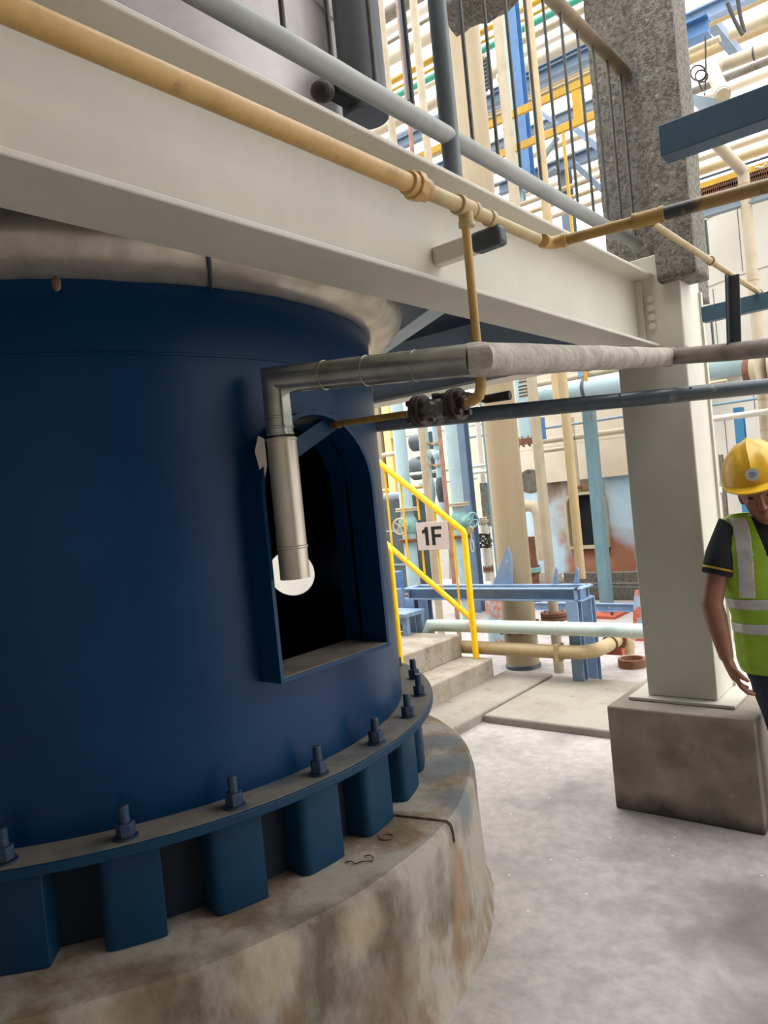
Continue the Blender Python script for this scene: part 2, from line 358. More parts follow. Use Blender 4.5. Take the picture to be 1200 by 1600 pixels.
# insulation roll and cladding above
def foil_jitter(o, amp, sc):
    for v in o.data.vertices:
        n_ = noise.noise(v.co*sc)+.6*noise.noise(v.co*sc*2.7)
        v.co += v.co.normalized()*0 + Vector((v.co.x, v.co.y, 0)).normalized()*n_*amp
        v.co.z += noise.noise(v.co*sc*1.7+Vector((9,2,5)))*amp*.6
roll = [(1.115,2.118),(1.135,2.106),(1.165,2.104),(1.2,2.114),(1.232,2.135),(1.255,2.165),(1.262,2.2),(1.25,2.235),(1.225,2.256),(1.19,2.262)]
o = MB().lathe(roll, VC, seg=420).build('insulation_roll', M['foil'], vessel, smooth=60); foil_jitter(o, .004, 6)
for v in o.data.vertices:            # creases of the beaten sheet running over the roll
    w_ = math.atan2(v.co.y, v.co.x); k = noise.noise(Vector((w_*14, 0, 3)))*.004+noise.noise(Vector((w_*45, 0, 7)))*.0022
    v.co += Vector((v.co.x, v.co.y, 0)).normalized()*k - Vector((0,0,k*.6))
o['label'] = 'dull silver insulation roll round the top of the skirt'
ja = [-48, -11.5, 25, 75]
for a in ja[1:2]:
    MB().tube([vp(a-(r-1.11)*22, r+.004, z-.003) for r, z in roll], .0055, 8).build('insulation_joint', M['dark_steel'], vessel)
MB().lathe([(1.2,2.25),(1.2,2.3),(1.218,2.31),(1.218,3.02),(1.222,3.02),(1.222,3.05),(1.218,3.05),(1.218,3.1),(1.222,3.1),(1.222,3.13),(1.218,3.13),(1.218,3.7),(1.218,4.27)], VC, seg=128).build('upper_cladding', M['clad'], vessel, smooth=30)['label'] = 'pale lilac grey cladding above the deck'
MB().ball(at(88,440,d=1.63)+Vector((0,0,-.004)), .012, .009, .018, 10, 6).build('insulation_plug', M['brown'], vessel)

# plinth
for px, py, rr in ((705,1195,.20),(725,1250,.15),(690,1160,.14)):
    q = at(px, py, Z=.4875); blotch(M['plinth'], (q.x-VC.x, q.y-VC.y, .4875), rr, (104,112,118), .85, 5)
pl = thing('concrete_plinth', 'low round stained concrete plinth under the blue vessel', 'plinth', (VC.x, VC.y, 0))
def ring_arc(a0, a1, prof, m, parent, name):
    b = MB(); seg = max(4, int(abs(a1-a0)/2.0)); b.lathe(prof, VC, seg=seg, a0=a0, a1=a1, closed=True)
    n = len(prof)
    if abs(a1-a0-360) > 1e-6: b.f += [tuple(range(n)), tuple(range(seg*n, seg*n+n))[::-1]]
    o = b.build(name, m, parent, smooth=32)
    for v in o.data.vertices:
        if Vector((v.co.x, v.co.y)).length > 1.2:
            k = noise.noise(v.co*5)*.007+noise.noise(v.co*16)*.003
            d = Vector((v.co.x, v.co.y, 0)).normalized(); v.co += d*k
    return o
JA0 = math.atan2(1.839-VC.y, -1.352-VC.x)
for da, z_, r_, k_ in ((.02,.34,.09,(150,104,64)), (.0,.22,.10,(138,98,62)), (-.02,.1,.10,(128,94,64)), (-.35,.40,.12,(178,160,130)), (-.55,.42,.12,(176,158,128)), (-.8,.42,.13,(176,160,132)), (-.3,.2,.2,(112,88,64)), (-.6,.15,.2,(104,84,62))):
    blotch(M['plinth'], (1.37*math.cos(JA0+da), 1.37*math.sin(JA0+da), z_), r_, k_, .55, 9)
prof = [(.9,0),(1.392,0),(1.384,.03),(1.378,.06)]+[(1.378-.012*(z/.47), z) for z in [.12,.18,.24,.3,.36,.42,.46]]+[(1.362,.478),(1.35,.4865),(1.3,.4875),(.9,.4875)]
JA = math.degrees(math.atan2(1.839-VC.y, -1.352-VC.x))
ring_arc(0, 360, [(r, z) for r, z in prof if z <= .42]+[(.9,.42)], M['plinth'], pl, 'plinth_body')
ring_arc(JA+.4, JA+359.6, [(.9,.42)]+[(r, z) for r, z in prof if z >= .42], M['plinth'], pl, 'plinth_rim')
ring_arc(JA-.6, JA+.6, [(.9,.41),(1.36,.41),(1.356,.45),(1.345,.465),(.9,.465)], M['black'], pl, 'joint_filler')['label'] = 'dark gap in the plinth rim'

# bits lying on the plinth
wp = Vector((-1.42, 1.497, .4905))
tag(MB().tube([wp+Vector(p) for p in ((-.045,-.01,0),(-.03,.0,.002),(-.012,-.006,.001),(.0,.012,.003),(.012,.022,.002),(.02,.03,0),(.014,.045,.002),(-.004,.05,.004),(-.016,.038,.002))], .0016, 6).build('wire_scrap', M['black']), 'crumpled scrap of black wire lying on the plinth rim', 'wire')
tag(MB().lathe([(.017,0),(.024,0),(.024,.003),(.017,.003)], (-1.457,1.667,.488), seg=28, closed=True).build('washer', M['rust']), 'rusty ring lying on the plinth near the joint', 'washer')

# ================================================================== white column on its pedestal
for c_, r_, k_ in (((-.05,-.31,.36),.13,(66,58,52)), ((-.04,-.31,.26),.10,(72,64,58)), ((.16,-.31,.385),.14,(80,70,62)), ((.26,-.31,.37),.10,(76,68,60)), ((-.22,-.31,.2),.16,(112,102,92))):
    blotch(M['concrete'], c_, r_, k_, .34, 14)
o = MB()
o.box((-1.39,3.181,0),(-.77,3.80,.466))
tag(o.build('concrete_pedestal', M['concrete'], bevel=.008), 'square grey concrete pedestal under the white steel column', 'pedestal')
colm = thing('steel_column', 'white painted square steel column with rough concrete coating above', 'column', (-1.107,3.48,.466))
MB().box((-1.335,3.305,.467),(-.875,3.72,.482)).build('base_plate', M['white'], colm, bevel=.003)
MB().box((-1.259,3.355,.482),(-.956,3.64,2.45)).build('shaft', M['white'], colm, bevel=.006)
MB().box((-.956,3.62,.482),(-.945,3.645,2.3)).build('back_edge_strip', M['white'], colm)
MB().bar((-.9555,3.36,2.03),(-.9555,3.64,2.03),.006,.004).build('weld_seam', M['weld'], colm)
# rough fireproof coating
def rough_box(a, b, step, amp, sc):
    m = MB(); bm = bmesh.new()
    bmesh.ops.create_cube(bm, size=1)
    d = [b[i]-a[i] for i in range(3)]
    for v in bm.verts: v.co = Vector([a[i]+(v.co[i]+.5)*d[i] for i in range(3)])
    cuts = [max(1, int(d[i]/step)) for i in range(3)]
    for i in range(3):
        for k in range(1, cuts[i]):
            c = [0,0,0]; c[i] = a[i]+d[i]*k/cuts[i]; n = [0,0,0]; n[i] = 1
            bmesh.ops.bisect_plane(bm, geom=bm.verts[:]+bm.edges[:]+bm.faces[:], plane_co=c, plane_no=n)
    bm.normal_update()
    for v in bm.verts:
        n = noise.noise(v.co*sc)+.5*noise.noise(v.co*sc*2.5)+.4*noise.noise(v.co*sc*6)
        v.co += v.normal*n*amp + Vector((0,0,noise.noise(v.co*sc*1.3+Vector((3,1,7)))*amp))
    bm.verts.index_update()
    m.add([v.co.copy() for v in bm.verts], [tuple(v.index for v in f.verts) for f in bm.faces]); bm.free()
    return m
rough_box((-1.375,3.655,2.30),(-.985,3.92,5.0), .03, .004, 12).build('fireproof_coating', M['fireproof'], colm, smooth=180)
rough_box((-1.03,3.29,2.315),(-.872,3.50,5.0), .03, .0045, 12).build('fireproof_coating', M['fireproof'], colm, smooth=180)
rough_box((-1.035,3.46,2.36),(-.975,3.68,5.0), .03, .003, 12).build('fireproof_coating', M['fireproof'], colm, smooth=180)
lump = MB()
for i in range(26):
    lump.ball((random.uniform(-1.2,-1.0), random.uniform(3.38,3.6), random.uniform(2.37,2.45)), random.uniform(.012,.03), None, random.uniform(.012,.03), 7, 5)
lump.build('spilled_mortar', M['fireproof'], colm, smooth=180)['kind'] = 'stuff'
# end plate bolts on the column face
for z in (2.15,2.19,2.23,2.27):
    MB().disc((-1.085,3.349,z-.01), (0,1,0), .016, .024, 6).build('end_plate_bolt', M['white'], colm, bevel=.002)

# ================================================================== main beam and deck
bx0, bx1, bz0, bz1 = -1.243, -1.06, 2.046, 2.364
beam = thing('main_beam', 'long cream white steel beam running over the gangway to the column', 'beam', (-1.15, 1.0, bz0))
t = .013; prof = [(bx0,bz0),(bx1,bz0),(bx1,bz0+t),(-1.146,bz0+t),(-1.146,bz1-t),(bx1,bz1-t),(bx1,bz1),(bx0,bz1),(bx0,bz1-t),(-1.154,bz1-t),(-1.154,bz0+t),(bx0,bz0+t)]
Y0, Y1 = -2.6, 3.352; n = len(prof)
m = MB(); ys = [Y0+(Y1-Y0)*i/12 for i in range(13)]
m.loft([[Vector((x, y, z)) for x, z in prof] for y in ys])
m.build('i_section', M['white'], beam, bevel=.003)
MB().box((-1.2,3.337,2.06),(-1.115,3.354,2.35)).build('end_plate', M['white'], beam, bevel=.002)
pts = [Vector((-1.146,y,bz0+t)) for y in ys]
MB().tube(pts, .007, 6).build('weld_bead', M['weld'], beam)
bk = thing('pipe_bracket', 'short dark steel stub bracket carrying the ochre pipe off the white beam', 'bracket', (-1.05,1.80,2.12))
MB().bar((-1.147,1.765,2.158),(-1.02,1.765,2.160),.044,.05).build('painted_root', M['white'], bk, bevel=.006)['label'] = 'white painted root'
MB().bar((-1.022,1.765,2.158),(-.932,1.765,2.161),.048,.054).build('stub', M['dark_steel'], bk, bevel=.012)
# deck plate round the vessel
m = MB(); N = 96; vs = []
DX0, DX1, DY0, DY1 = -6.2, -1.19, -2.6, 3.42
for z in (2.366, 2.392):
    for i in range(N):
        w = 2*math.pi*i/N; c, s = math.cos(w), math.sin(w)
        vs.append(VC+Vector((1.243*c, 1.243*s, z)))
    for i in range(N):
        w = 2*math.pi*i/N; c, s = math.cos(w), math.sin(w)
        k = min([((DX1 if c > 0 else DX0)-VC.x)/c if abs(c) > 1e-6 else 1e9, ((DY1 if s > 0 else DY0)-VC.y)/s if abs(s) > 1e-6 else 1e9])
        vs.append(VC+Vector((k*c, k*s, z)))
fs = []
for i in range(N):
    j = (i+1) % N
    fs += [(i, j, N+j, N+i), (2*N+i, 3*N+i, 3*N+j, 2*N+j), (N+i, N+j, 3*N+j, 3*N+i), (i, 2*N+i, 2*N+j, j)]
m.add(vs, fs)
struct(m.build('ceiling', M['deck'], loc=Vector((0,0,0))))['label'] = 'dark underside of the deck round the vessel'
def ibeam(p, q, w, h, t, mt, name, label, hint=None):
    pr = [(-w/2,0),(w/2,0),(w/2,t),(t/2,t),(t/2,h-t),(w/2,h-t),(w/2,h),(-w/2,h),(-w/2,h-t),(-t/2,h-t),(-t/2,t),(-w/2,t)]
    return tag(MB().sweep(pr, p, q, hint).build(name, mt, bevel=.002), label, 'beam')
db = thing('deck_beam', 'blue grey deck beam with pale lower edge crossing behind the vessel', 'beam', (-3.6,3.42,2.05))
MB().box((-6.1,3.335,2.05),(-1.27,3.505,2.064)).build('lower_flange', M['white'], db)
MB().box((-6.1,3.38,2.064),(-1.27,3.40,2.36)).build('web', M['underdeck'], db)
a_, b_ = at(600,545,Z=2.2), at(684,486,Z=2.2)
ibeam((a_+(a_-b_)*.35), a_+(b_-a_)*((-1.3-a_.x)/(b_.x-a_.x)), .09,.16,.009,M['underdeck'],'deck_joist','pale edged joist slanting under the deck beside the insulation roll')

# ================================================================== railing on the deck edge
RX = -1.2
rail = thing('deck_railing', 'grey tubular railing with thin bars along the deck edge above the beam', 'railing', (RX, 1.5, 2.364))
MB().tube([(RX,y,2.585) for y in (-1.5,0,1,2,3,3.60)], .0275, 20).build('lower_rail', M['grey_rail'], rail)
MB().tube([(RX,y,3.41) for y in (-1.5,0,1,2,3,3.64)], .03, 20).build('top_rail', mat('tan_rail', (150,132,106), .5, c2=(126,112,94), scale=8), rail)['label'] = 'tan top rail'
MB().tube([(RX,1.985,2.364),(RX,1.985,3.41)], .0285, 20).build('post', M['dark_rail'], rail)
MB().tube([(RX,-.4,2.364),(RX,-.4,3.41)], .0285, 20).build('post', M['dark_rail'], rail)
bal = None
ybs = [.33+.16*i for i in range(6)]+[1.29,1.455,1.63,1.80]+[2.125+.1605*i for i in range(10)]
for y in ybs:
    if bal is None: bal = MB().tube([(RX,0,2.59),(RX,0,3.405)], .0068, 8).build('baluster', M['baluster'], rail); bal.location.y = y
    else:
        c = copy_part(bal, rail); c.location.y = y
tag(MB().tube([(-1.395,1.83,2.665),(-1.395,1.83,5.5)], .071, 28).build('drain_pipe', mat('dull_grey_pipe', (110,114,118), .5, c2=(96,100,106), scale=4), bevel=.004), 'thick dark vertical pipe ending above the beam behind the railing', 'pipe')
cl = thing('pipe_clamp', 'black clamp lumps between the thick dark pipe and the vessel', 'clamp', (-1.41,1.72,2.68))
MB().bar((-1.385,1.765,2.725),(-1.395,1.675,2.735),.06,.10).build('clamp_block', M['black'], cl, bevel=.008)
MB().ball((-1.385,1.625,2.672), .036, .036, .03, 12, 8).build('clamp_knob', M['valve_iron'], cl)
MB().bar((-1.385,1.63,2.68),(-1.39,1.70,2.71),.02,.025).build('clamp_bolt', M['black'], cl)
# ragged concrete beam overhead
o = rough_box((-2.08,3.44,4.03),(-1.285,3.70,4.4), .05, .05, 5).build('coated_crossbeam', M['fireproof'], smooth=180)
tag(o, 'ragged concrete coated beam stub overhead left of the coated column', 'beam')

# ================================================================== ochre gas pipe
gas = thing('gas_pipe', 'ochre yellow gas pipe running along the white beam and turning off right', 'pipe', (-.95,1.5,2.18))
gx = -.95
def zr(y): return 2.187+(y-.489)*.0098
MB().tube([(gx,y,zr(y)) for y in (-1.4,0,.6,1.385)], .0208, 18).build('large_run', M['ochre'], gas)
u = 1.405
MB().disc((gx,u-.022,zr(u)),(0,1,0),.027,.022,18).disc((gx,u,zr(u)),(0,1,0),.0335,.026,8).disc((gx,u+.026,zr(u)),(0,1,0),.026,.03,18).build('union', M['ochre'], gas, bevel=.003)
MB().tube([(gx,1.42,zr(1.42)),(gx,1.6,zr(1.6))], .0185, 16).build('middle_run', M['cream_pipe'], gas)
tz = zr(1.612)
MB().tube([(gx,1.575,tz),(gx,1.59,tz)],.0245,16).tube([(gx,1.588,tz),(gx,1.642,tz)],.0225,16).tube([(gx,1.64,tz),(gx,1.655,tz)],.0245,16).tube([(gx,1.612,tz),(gx,1.612,tz-.042)],.0185,16).tube([(gx,1.612,tz-.034),(gx,1.612,tz-.048)],.0205,16).build('tee', M['cream_pipe'], gas, bevel=.002)
MB().tube([(gx,1.65,zr(1.65)),(gx,1.735,zr(1.7))],.0175,16).tube([(gx,1.722,zr(1.7)),(gx,1.742,zr(1.7))],.0215,16).build('reducer', M['cream_pipe'], gas, bevel=.002)
MB().tube([(gx,1.74,zr(1.74)),(gx,2.0,zr(2.0))], .0155, 16).build('small_run', M['cream_pipe'], gas)
ey = 2.085; ez = 2.205
MB().tube([(gx,ey-.05,ez),(gx,ey-.03,ez)],.0205,16).tube([(gx,ey-.035,ez),(gx+.001,ey-.015,ez),(gx+.015,ey,ez),(gx+.036,ey+.003,ez)],.0185,16).tube([(gx+.034,ey+.003,ez),(gx+.05,ey+.005,ez)],.0205,16).build('elbow', M['ochre'], gas, bevel=.002)
cy = lambda x: ey+(x-gx)*.14
MB().tube([(gx+.04,cy(gx+.04),ez),(-.70,cy(-.70),ez)],.0155,16).build('cross_run', M['ochre_stained'], gas)
MB().tube([(-.715,cy(-.715),ez),(-.70,cy(-.70),ez)],.0225,16).tube([(-.702,cy(-.70),ez),(-.64,cy(-.64),ez)],.021,16).tube([(-.645,cy(-.645),ez),(-.63,cy(-.63),ez)],.0225,16).tube([(-.67,cy(-.67),ez),(-.67,cy(-.67)+.035,ez)],.014,14).build('branch_tee', M['ochre_stained'], gas, bevel=.002)
MB().tube([(-.64,cy(-.64),ez),(.5,cy(.5),ez)],.0185,16).build('stained_run', mat('black_stained_pipe', (150,120,66), .5, c2=(52,56,58), scale=5, lo=.47, hi=.53), gas)['label'] = 'black and yellow stained length'
MB().tube([(-.67,2.14,2.193),(-.67,2.684,2.197),(-.67,3.47,2.2),(-.67,3.5,2.2),(-.645,3.52,2.2),(-.4,3.53,2.2)],.0105,12).tube([(-.67,2.72,2.198),(-.67,2.735,2.198)],.0155,14).tube([(-.67,3.44,2.2),(-.67,3.50,2.2)],.015,12).build('branch_run', M['cream_pipe'], gas)
MB().tube([(gx-.003,1.612,tz-.04),(gx-.003,1.612,1.78)],.0112,14).build('drop_leg', M['ochre'], gas)
vz = 1.722
MB().tube([(gx-.003,1.612,1.80),(gx-.003,1.612,1.782)],.0155,14).tube([(gx-.003,1.612,1.786),(gx-.003,1.612,1.755),(gx-.012,1.612,1.732),(gx-.035,1.612,vz)],.0135,14).tube([(gx-.03,1.612,vz),(gx-.065,1.612,vz)],.011,12).build('drop_elbow', M['ochre'], gas, bevel=.001)
MB().tube([(-1.19,1.618,vz),(-1.5,1.668,1.738)],.0095,12).build('feed_run', M['ochre_stained'], gas)
MB().tube([(-1.485,1.666,1.737),(-1.515,1.672,1.74),(-1.52,1.66,1.736)],.0135,12).build('feed_elbow', M['rust'], gas)
va = thing('flanged_valve', 'small greasy grey flanged valve with black lever below the pipe', 'valve', (-1.09,1.615,1.68))
for x in (-1.025,-1.15):
    s = 1 if x > -1.1 else -1
    MB().disc((x,1.613,vz),(1,0,0),.043,.014,24).disc((x-s*.015,1.613,vz),(1,0,0),.042,.012,24).disc((x+s*.014,1.613,vz),(1,0,0),.02,.02,16).build('flange', M['valve_iron'], va, bevel=.002)
    for k in range(4):
        w = R_(45+90*k); c = Vector((x, 1.613+.031*math.cos(w), vz+.031*math.sin(w)))
        MB().disc(c+Vector((s*.014,0,0)),(1,0,0),.0085,.014,6).disc(c-Vector((s*.026,0,0)),(1,0,0),.0085,.012,6).disc(c-Vector((s*.006,0,0)),(1,0,0),.005,.05,8).build('flange_bolt', M['valve_iron'], va)
MB().ball((-1.092,1.613,vz),.036,.027,.027,16,10).disc((-1.092,1.613,vz),(1,0,0),.022,.09,18).disc((-1.092,1.59,vz+.004),(0,1,0),.013,.04,14).build('body', M['valve_grey'], va, bevel=.001)
MB().tube([(-1.092,1.60,vz+.03),(-1.04,1.645,vz+.03),(-.97,1.66,1.728),(-.905,1.668,1.728)],[.006,.008,.011,.012],10).build('lever', M['black'], va)
MB().disc((-1.092,1.613,vz+.028),(0,0,1),.011,.02,12).build('stem', M['valve_grey'], va)
sp = thing('angle_strut', 'slanting dark blue angle strut in front of the arched opening', 'strut', (-1.53,1.55,1.66))
MB().bar((-1.512,1.682,1.752),(-1.522,1.44,1.635),.005,.05).bar((-1.524,1.682,1.728),(-1.534,1.44,1.611),.03,.005).build('angle_bar', M['navy_worn'], sp, bevel=.001)

# ================================================================== insulated drain pipe
ins = thing('insulated_pipe', 'silver clad pipe elbowing down in front of the arched opening', 'pipe', (-1.46,1.40,1.3))
ex, ey2, ez2 = -1.462, 1.40, 1.847
el = Vector((ex, ey2, ez2)); cr = Vector((-.888,1.475,1.797)); en = Vector((-.985,3.215,1.975))
d1 = (cr-el).normalized()
MB().tube([Vector((ex,ey2,1.70)), el, cr-d1*.0], [.0365,.0365,.0375], 28).build('clad_run', M['silver'], ins, smooth=30)
for f in (.28,.5,.74): MB().tube([el+(cr-el)*f, el+(cr-el)*(f+.008)], .0385, 28).build('joint_band', M['silver'], ins)
for z in (1.70,1.718,1.745): MB().lathe([(.036,-.004),(.0385,-.002),(.0385,.002),(.036,.004)], (ex,ey2,z), seg=28).build('joint_band', M['silver'], ins)
MB().tube([(ex+.006,ey2-.004,1.69),(ex+.006,ey2-.004,1.31)], .0405, 28).build('clad_leg', M['foil'], ins, smooth=30)
for z in (1.685,1.395): MB().lathe([(.040,-.005),(.043,-.002),(.043,.002),(.040,.005)], (ex+.006,ey2-.004,z), seg=28).build('joint_band', M['foil'], ins)
MB().box((ex+.034,ey2-.02,1.72),(ex+.039,ey2+.012,1.83)).build('cover_strip', M['silver'], ins, bevel=.002)
tf = MB(); random.seed(3)
tf.prism([Vector((ex-.03,ey2-.052+.0,1.70)),Vector((ex-.045,ey2-.056,1.66)),Vector((ex-.04,ey2-.05,1.61)),Vector((ex-.028,ey2-.045,1.585)),Vector((ex-.02,ey2-.04,1.62)),Vector((ex-.015,ey2-.045,1.69))], Vector((.6,-.8,.1)), .004)
tf.build('torn_foil', M['foil'], ins)
e1 = (en-cr).normalized()
wr = []
for i in range(22):
    f = i/21; p = cr+(en-cr)*f; wr.append(p+Vector((0,0,noise.noise(p*5)*.003)))
MB().tube([cr-d1*.012, cr+d1*.012+e1*.012]+wr[1:], [.039]+[.0405+noise.noise(p*7)*.0018-.003*i/21 for i, p in enumerate(wr)], 28).build('wrapped_run', M['wrap'], ins, smooth=50)['label'] = 'rough whitish wrapped length'
MB().tube([en-e1*.03, en+e1*.006], .041, 28).build('wrap_collar', M['wrap'], ins)
MB().tube([en-e1*.02, en+Vector((.02,-.012,-.004)), Vector((-.69,2.955,1.912)), Vector((-.1,2.43,1.80)), Vector((.6,1.8,1.68))], .033, 24).build('bare_run', M['bare_pipe'], ins)['label'] = 'bare brownish length'
# hanger angle standing on the pipe
c = Vector((-.688,2.945,1.925))
tag(MB().bar(c, Vector((-.672,2.94,2.186)), .04,.006).bar(c+Vector((.018,.018,.0)), Vector((-.654,2.958,2.186)), .006,.04).build('hanger_angle', M['dark_steel'], bevel=.001), 'short black angle standing on the bare pipe right of the column', 'bracket')
# slate pipe
p0 = Vector((-1.886,2.336,1.802)); p1 = Vector((-.648,3.34,1.802)); dd = (p1-p0).normalized()
sl = thing('slate_pipe', 'slate grey pipe leaving the vessel and passing in front of the column', 'pipe', p0)
MB().tube([p0-dd*.06+dd*1.4*i/6 for i in range(7)]+[p1+dd*1.5], .031, 24).build('pipe_run', M['slate'], sl)
MB().lathe([(.031,0),(.05,0),(.05,.012),(.031,.012)], p0-dd*.03, dd, 24).build('weld_collar', M['navy_worn'], sl)
for f in (.62,.8): MB().ball(p0+dd*(1.59*f)+Vector((.015,-.019,.02)), .005, None, None, 8, 6).build('rivet', M['bolt'], sl)
# plate beam and side rail at the right
x0, x1 = -.80, 1.6
tag(MB().sweep([(-.045,0),(.045,0),(.045,.108),(.037,.108),(.037,.008),(-.037,.008),(-.037,.108),(-.045,.108)], (x0,2.755,2.594), (x1,2.80,2.594)).build('channel_beam', M['navy_plate'], bevel=.004), 'deep blue channel beam jutting in from the right before the coated column', 'beam')
tag(MB().bar((-.885,3.40,2.15),(1.0,3.38,2.165),.05,.065).build('side_rail_beam', M['teal_beam'], bevel=.003), 'teal grey horizontal steel bar fixed to the right of the white column', 'beam')
# ================================================================== steps and stair rail
st = thing('concrete_steps', 'worn concrete steps rising left behind the vessel plinth', 'steps', (-3.6,4.4,0))
MB().box((-5.4,3.92,0),(-2.99,4.845,.21)).build('step', M['steps'], st, bevel=.012)
MB().box((-5.4,3.92,.205),(-3.255,4.83,.385)).build('step', M['steps'], st, bevel=.012)
hr = thing('stair_handrail', 'bright yellow sloping handrail up the concrete steps with a floor sign', 'handrail', (-3.146,4.848,.21))
hy = 4.80
A = at(725,829,Y=hy); B = at(592,722,Y=hy); sl_ = (B.z-A.z)/(B.x-A.x)
Cc = at(742,968,Y=hy)
post_x = at(743,1022,Y=hy).x
def hz(x, z0): return z0+(x-A.x)*sl_
MB().tube([(post_x+.003,hy,.212),(A.x,hy,A.z-.03),(A.x-.012,hy,A.z),(-4.6,hy,hz(-4.6,A.z))], .0245, 16).build('top_rail', M['yellow'], hr)
MB().tube([(A.x,hy,Cc.z),(-4.6,hy,hz(-4.6,Cc.z))], .0225, 14).build('middle_rail', M['yellow'], hr)
for k in range(7):
    x = A.x-.105-.153*k*1.0
    MB().tube([(x,hy,hz(x,Cc.z)),(x,hy,hz(x,A.z))], .0085, 8).build('baluster', M['yellow'], hr)
hr2 = thing('stair_handrail', 'yellow handrail post beside the vessel at the near side of the steps', 'handrail', (-3.2,4.0,.21))
MB().tube([(-3.212,4.0,.212),(-3.212,4.0,1.13),(-3.225,4.0,1.16),(-3.8,4.0,1.62),(-4.6,4.0,2.25)], .02, 14).build('rail_tube', M['yellow'], hr2)
sg = thing('floor_sign', 'small white sign reading 1F hung on the yellow stair railing', 'sign', (-3.43,4.765,1.055))
sy = hy-.03
q = [at(648,817,Y=sy), at(698,814,Y=sy), at(703,857,Y=sy), at(655,861,Y=sy)]
x0, x1, z0, z1 = (q[0].x+q[3].x)/2, (q[1].x+q[2].x)/2, (q[2].z+q[3].z)/2, (q[0].z+q[1].z)/2
MB().box((x0,sy,z0),(x1,sy+.006,z1)).build('sign_plate', M['sign'], sg, bevel=.002)
W_, H_ = x1-x0, z1-z0
def glyph(poly, ox):
    return [Vector((x0+(ox+p[0])*W_, sy-.0005, z0+p[1]*H_)) for p in poly]
MB().prism(glyph([(.0,.60),(.0,.71),(.075,.745),(.105,.83),(.195,.83),(.195,.17),(.095,.17),(.095,.62)], .18), (0,-1,0), .0015).build('digit', M['ink'], sg)
MB().prism(glyph([(0,.17),(.10,.17),(.10,.45),(.29,.45),(.29,.55),(.10,.55),(.10,.73),(.33,.73),(.33,.83),(0,.83)], .48), (0,-1,0), .0015).build('letter', M['ink'], sg)
MB().box((x0+.1*W_,sy,z1),(x0+.16*W_,sy+.02,z1+.02)).build('hook', M['dark_steel'], sg)
tg = thing('round_tag', 'round brass tag with a loop of wire on the rail corner', 'tag', tuple(at(733,830,Y=hy)))
c = at(735,828,Y=hy-.02)
MB().disc(c,(0,1,0),.027,.012,20).build('tag_disc', M['tan'], tg, bevel=.002)
c2_ = at(738,853,Y=hy-.02)
MB().tube([c2_+Vector((.022*math.sin(w)*.6,0,.045*math.cos(w))) for w in [2*math.pi*i/16 for i in range(17)]]+[c2_+Vector((0,0,.045)), c], .004, 6).build('wire_loop', M['tankwhite'], tg)

# ================================================================== plant behind: helpers
GX = 'upright pipes of the plant behind'
def vert(name, label, cat, px, py, Y, dia, z0, z1, m, flanges=(), group=None, seg=18):
    """upright pipe; dia in photo pixels at its distance"""
    p = at(px, py, Y=Y); d = (p-EYE).dot(Fw); r = dia*d/FPX/2
    if flanges:
        t = thing(name, label, cat, (p.x, p.y, z0), group)
        MB().tube([(p.x,p.y,z0),(p.x,p.y,z1)], r, seg).build('pipe_shaft', m, t)
        for z, k, h, fm in flanges:
            fb = MB().disc((p.x,p.y,z),(0,0,1),r*k,h,20)
            f = fb.build('flange', M[fm], t, bevel=.003)
            for i in range(8):
                w = 2*math.pi*i/8
                MB().disc((p.x+r*(k+1)/2*math.cos(w), p.y+r*(k+1)/2*math.sin(w), z),(0,0,1),r*.1,h*1.8,6).build('flange_bolt', M['rust'], f)
        return t
    return tag(MB().tube([(p.x,p.y,z0),(p.x,p.y,(z0+z1)/2),(p.x,p.y,z1)], r, seg).build(name, m), label, cat, group)
def xat(pxt, Y, z):
    lo, hi = -30., 6.
    lo = max(lo, -30)
    for _ in range(50):
        x = (lo+hi)/2
        p = Vector((x,Y,z))
        if (p-EYE).dot(Fw) < .2: hi = x; continue
        if seen(p)[0] < pxt: lo = x
        else: hi = x
    return (lo+hi)/2
def hpipe(name, label, cat, px, py, Y, l, r_, dia, m, bands=(), group=None, seg=14, bar=None):
    """level run along the rack (site X) through the photo point, between two photo columns"""
    p = at(px, py, Y=Y); d = (p-EYE).dot(Fw); r = dia*d/FPX/2; z = p.z
    xa, xb = xat(l, Y, z), xat(r_, Y, z)
    if bar: b = MB().sweep([(-bar*r,-r),(bar*r,-r),(bar*r,-r*.8),(bar*r*.12,-r*.8),(bar*r*.12,r*.8),(bar*r,r*.8),(bar*r,r),(-bar*r,r),(-bar*r,r*.8),(-bar*r*.12,r*.8),(-bar*r*.12,-r*.8),(-bar*r,-r*.8)], (xa,Y,z), (xb,Y,z))
    else: b = MB().tube([(xa,Y,z),((xa+xb)/2,Y,z),(xb,Y,z)], r, seg)
    if bands:
        t = thing(name, label, cat, (xa,Y,z-r), group)
        b.build('pipe_run', m, t)
        for f in bands: MB().disc((xa+(xb-xa)*f,Y,z),(1,0,0),r*1.06,r*.3,seg).build('pipe_band', M['dark_steel'], t)
        return t
    return tag(b.build(name, m), label, cat, group)
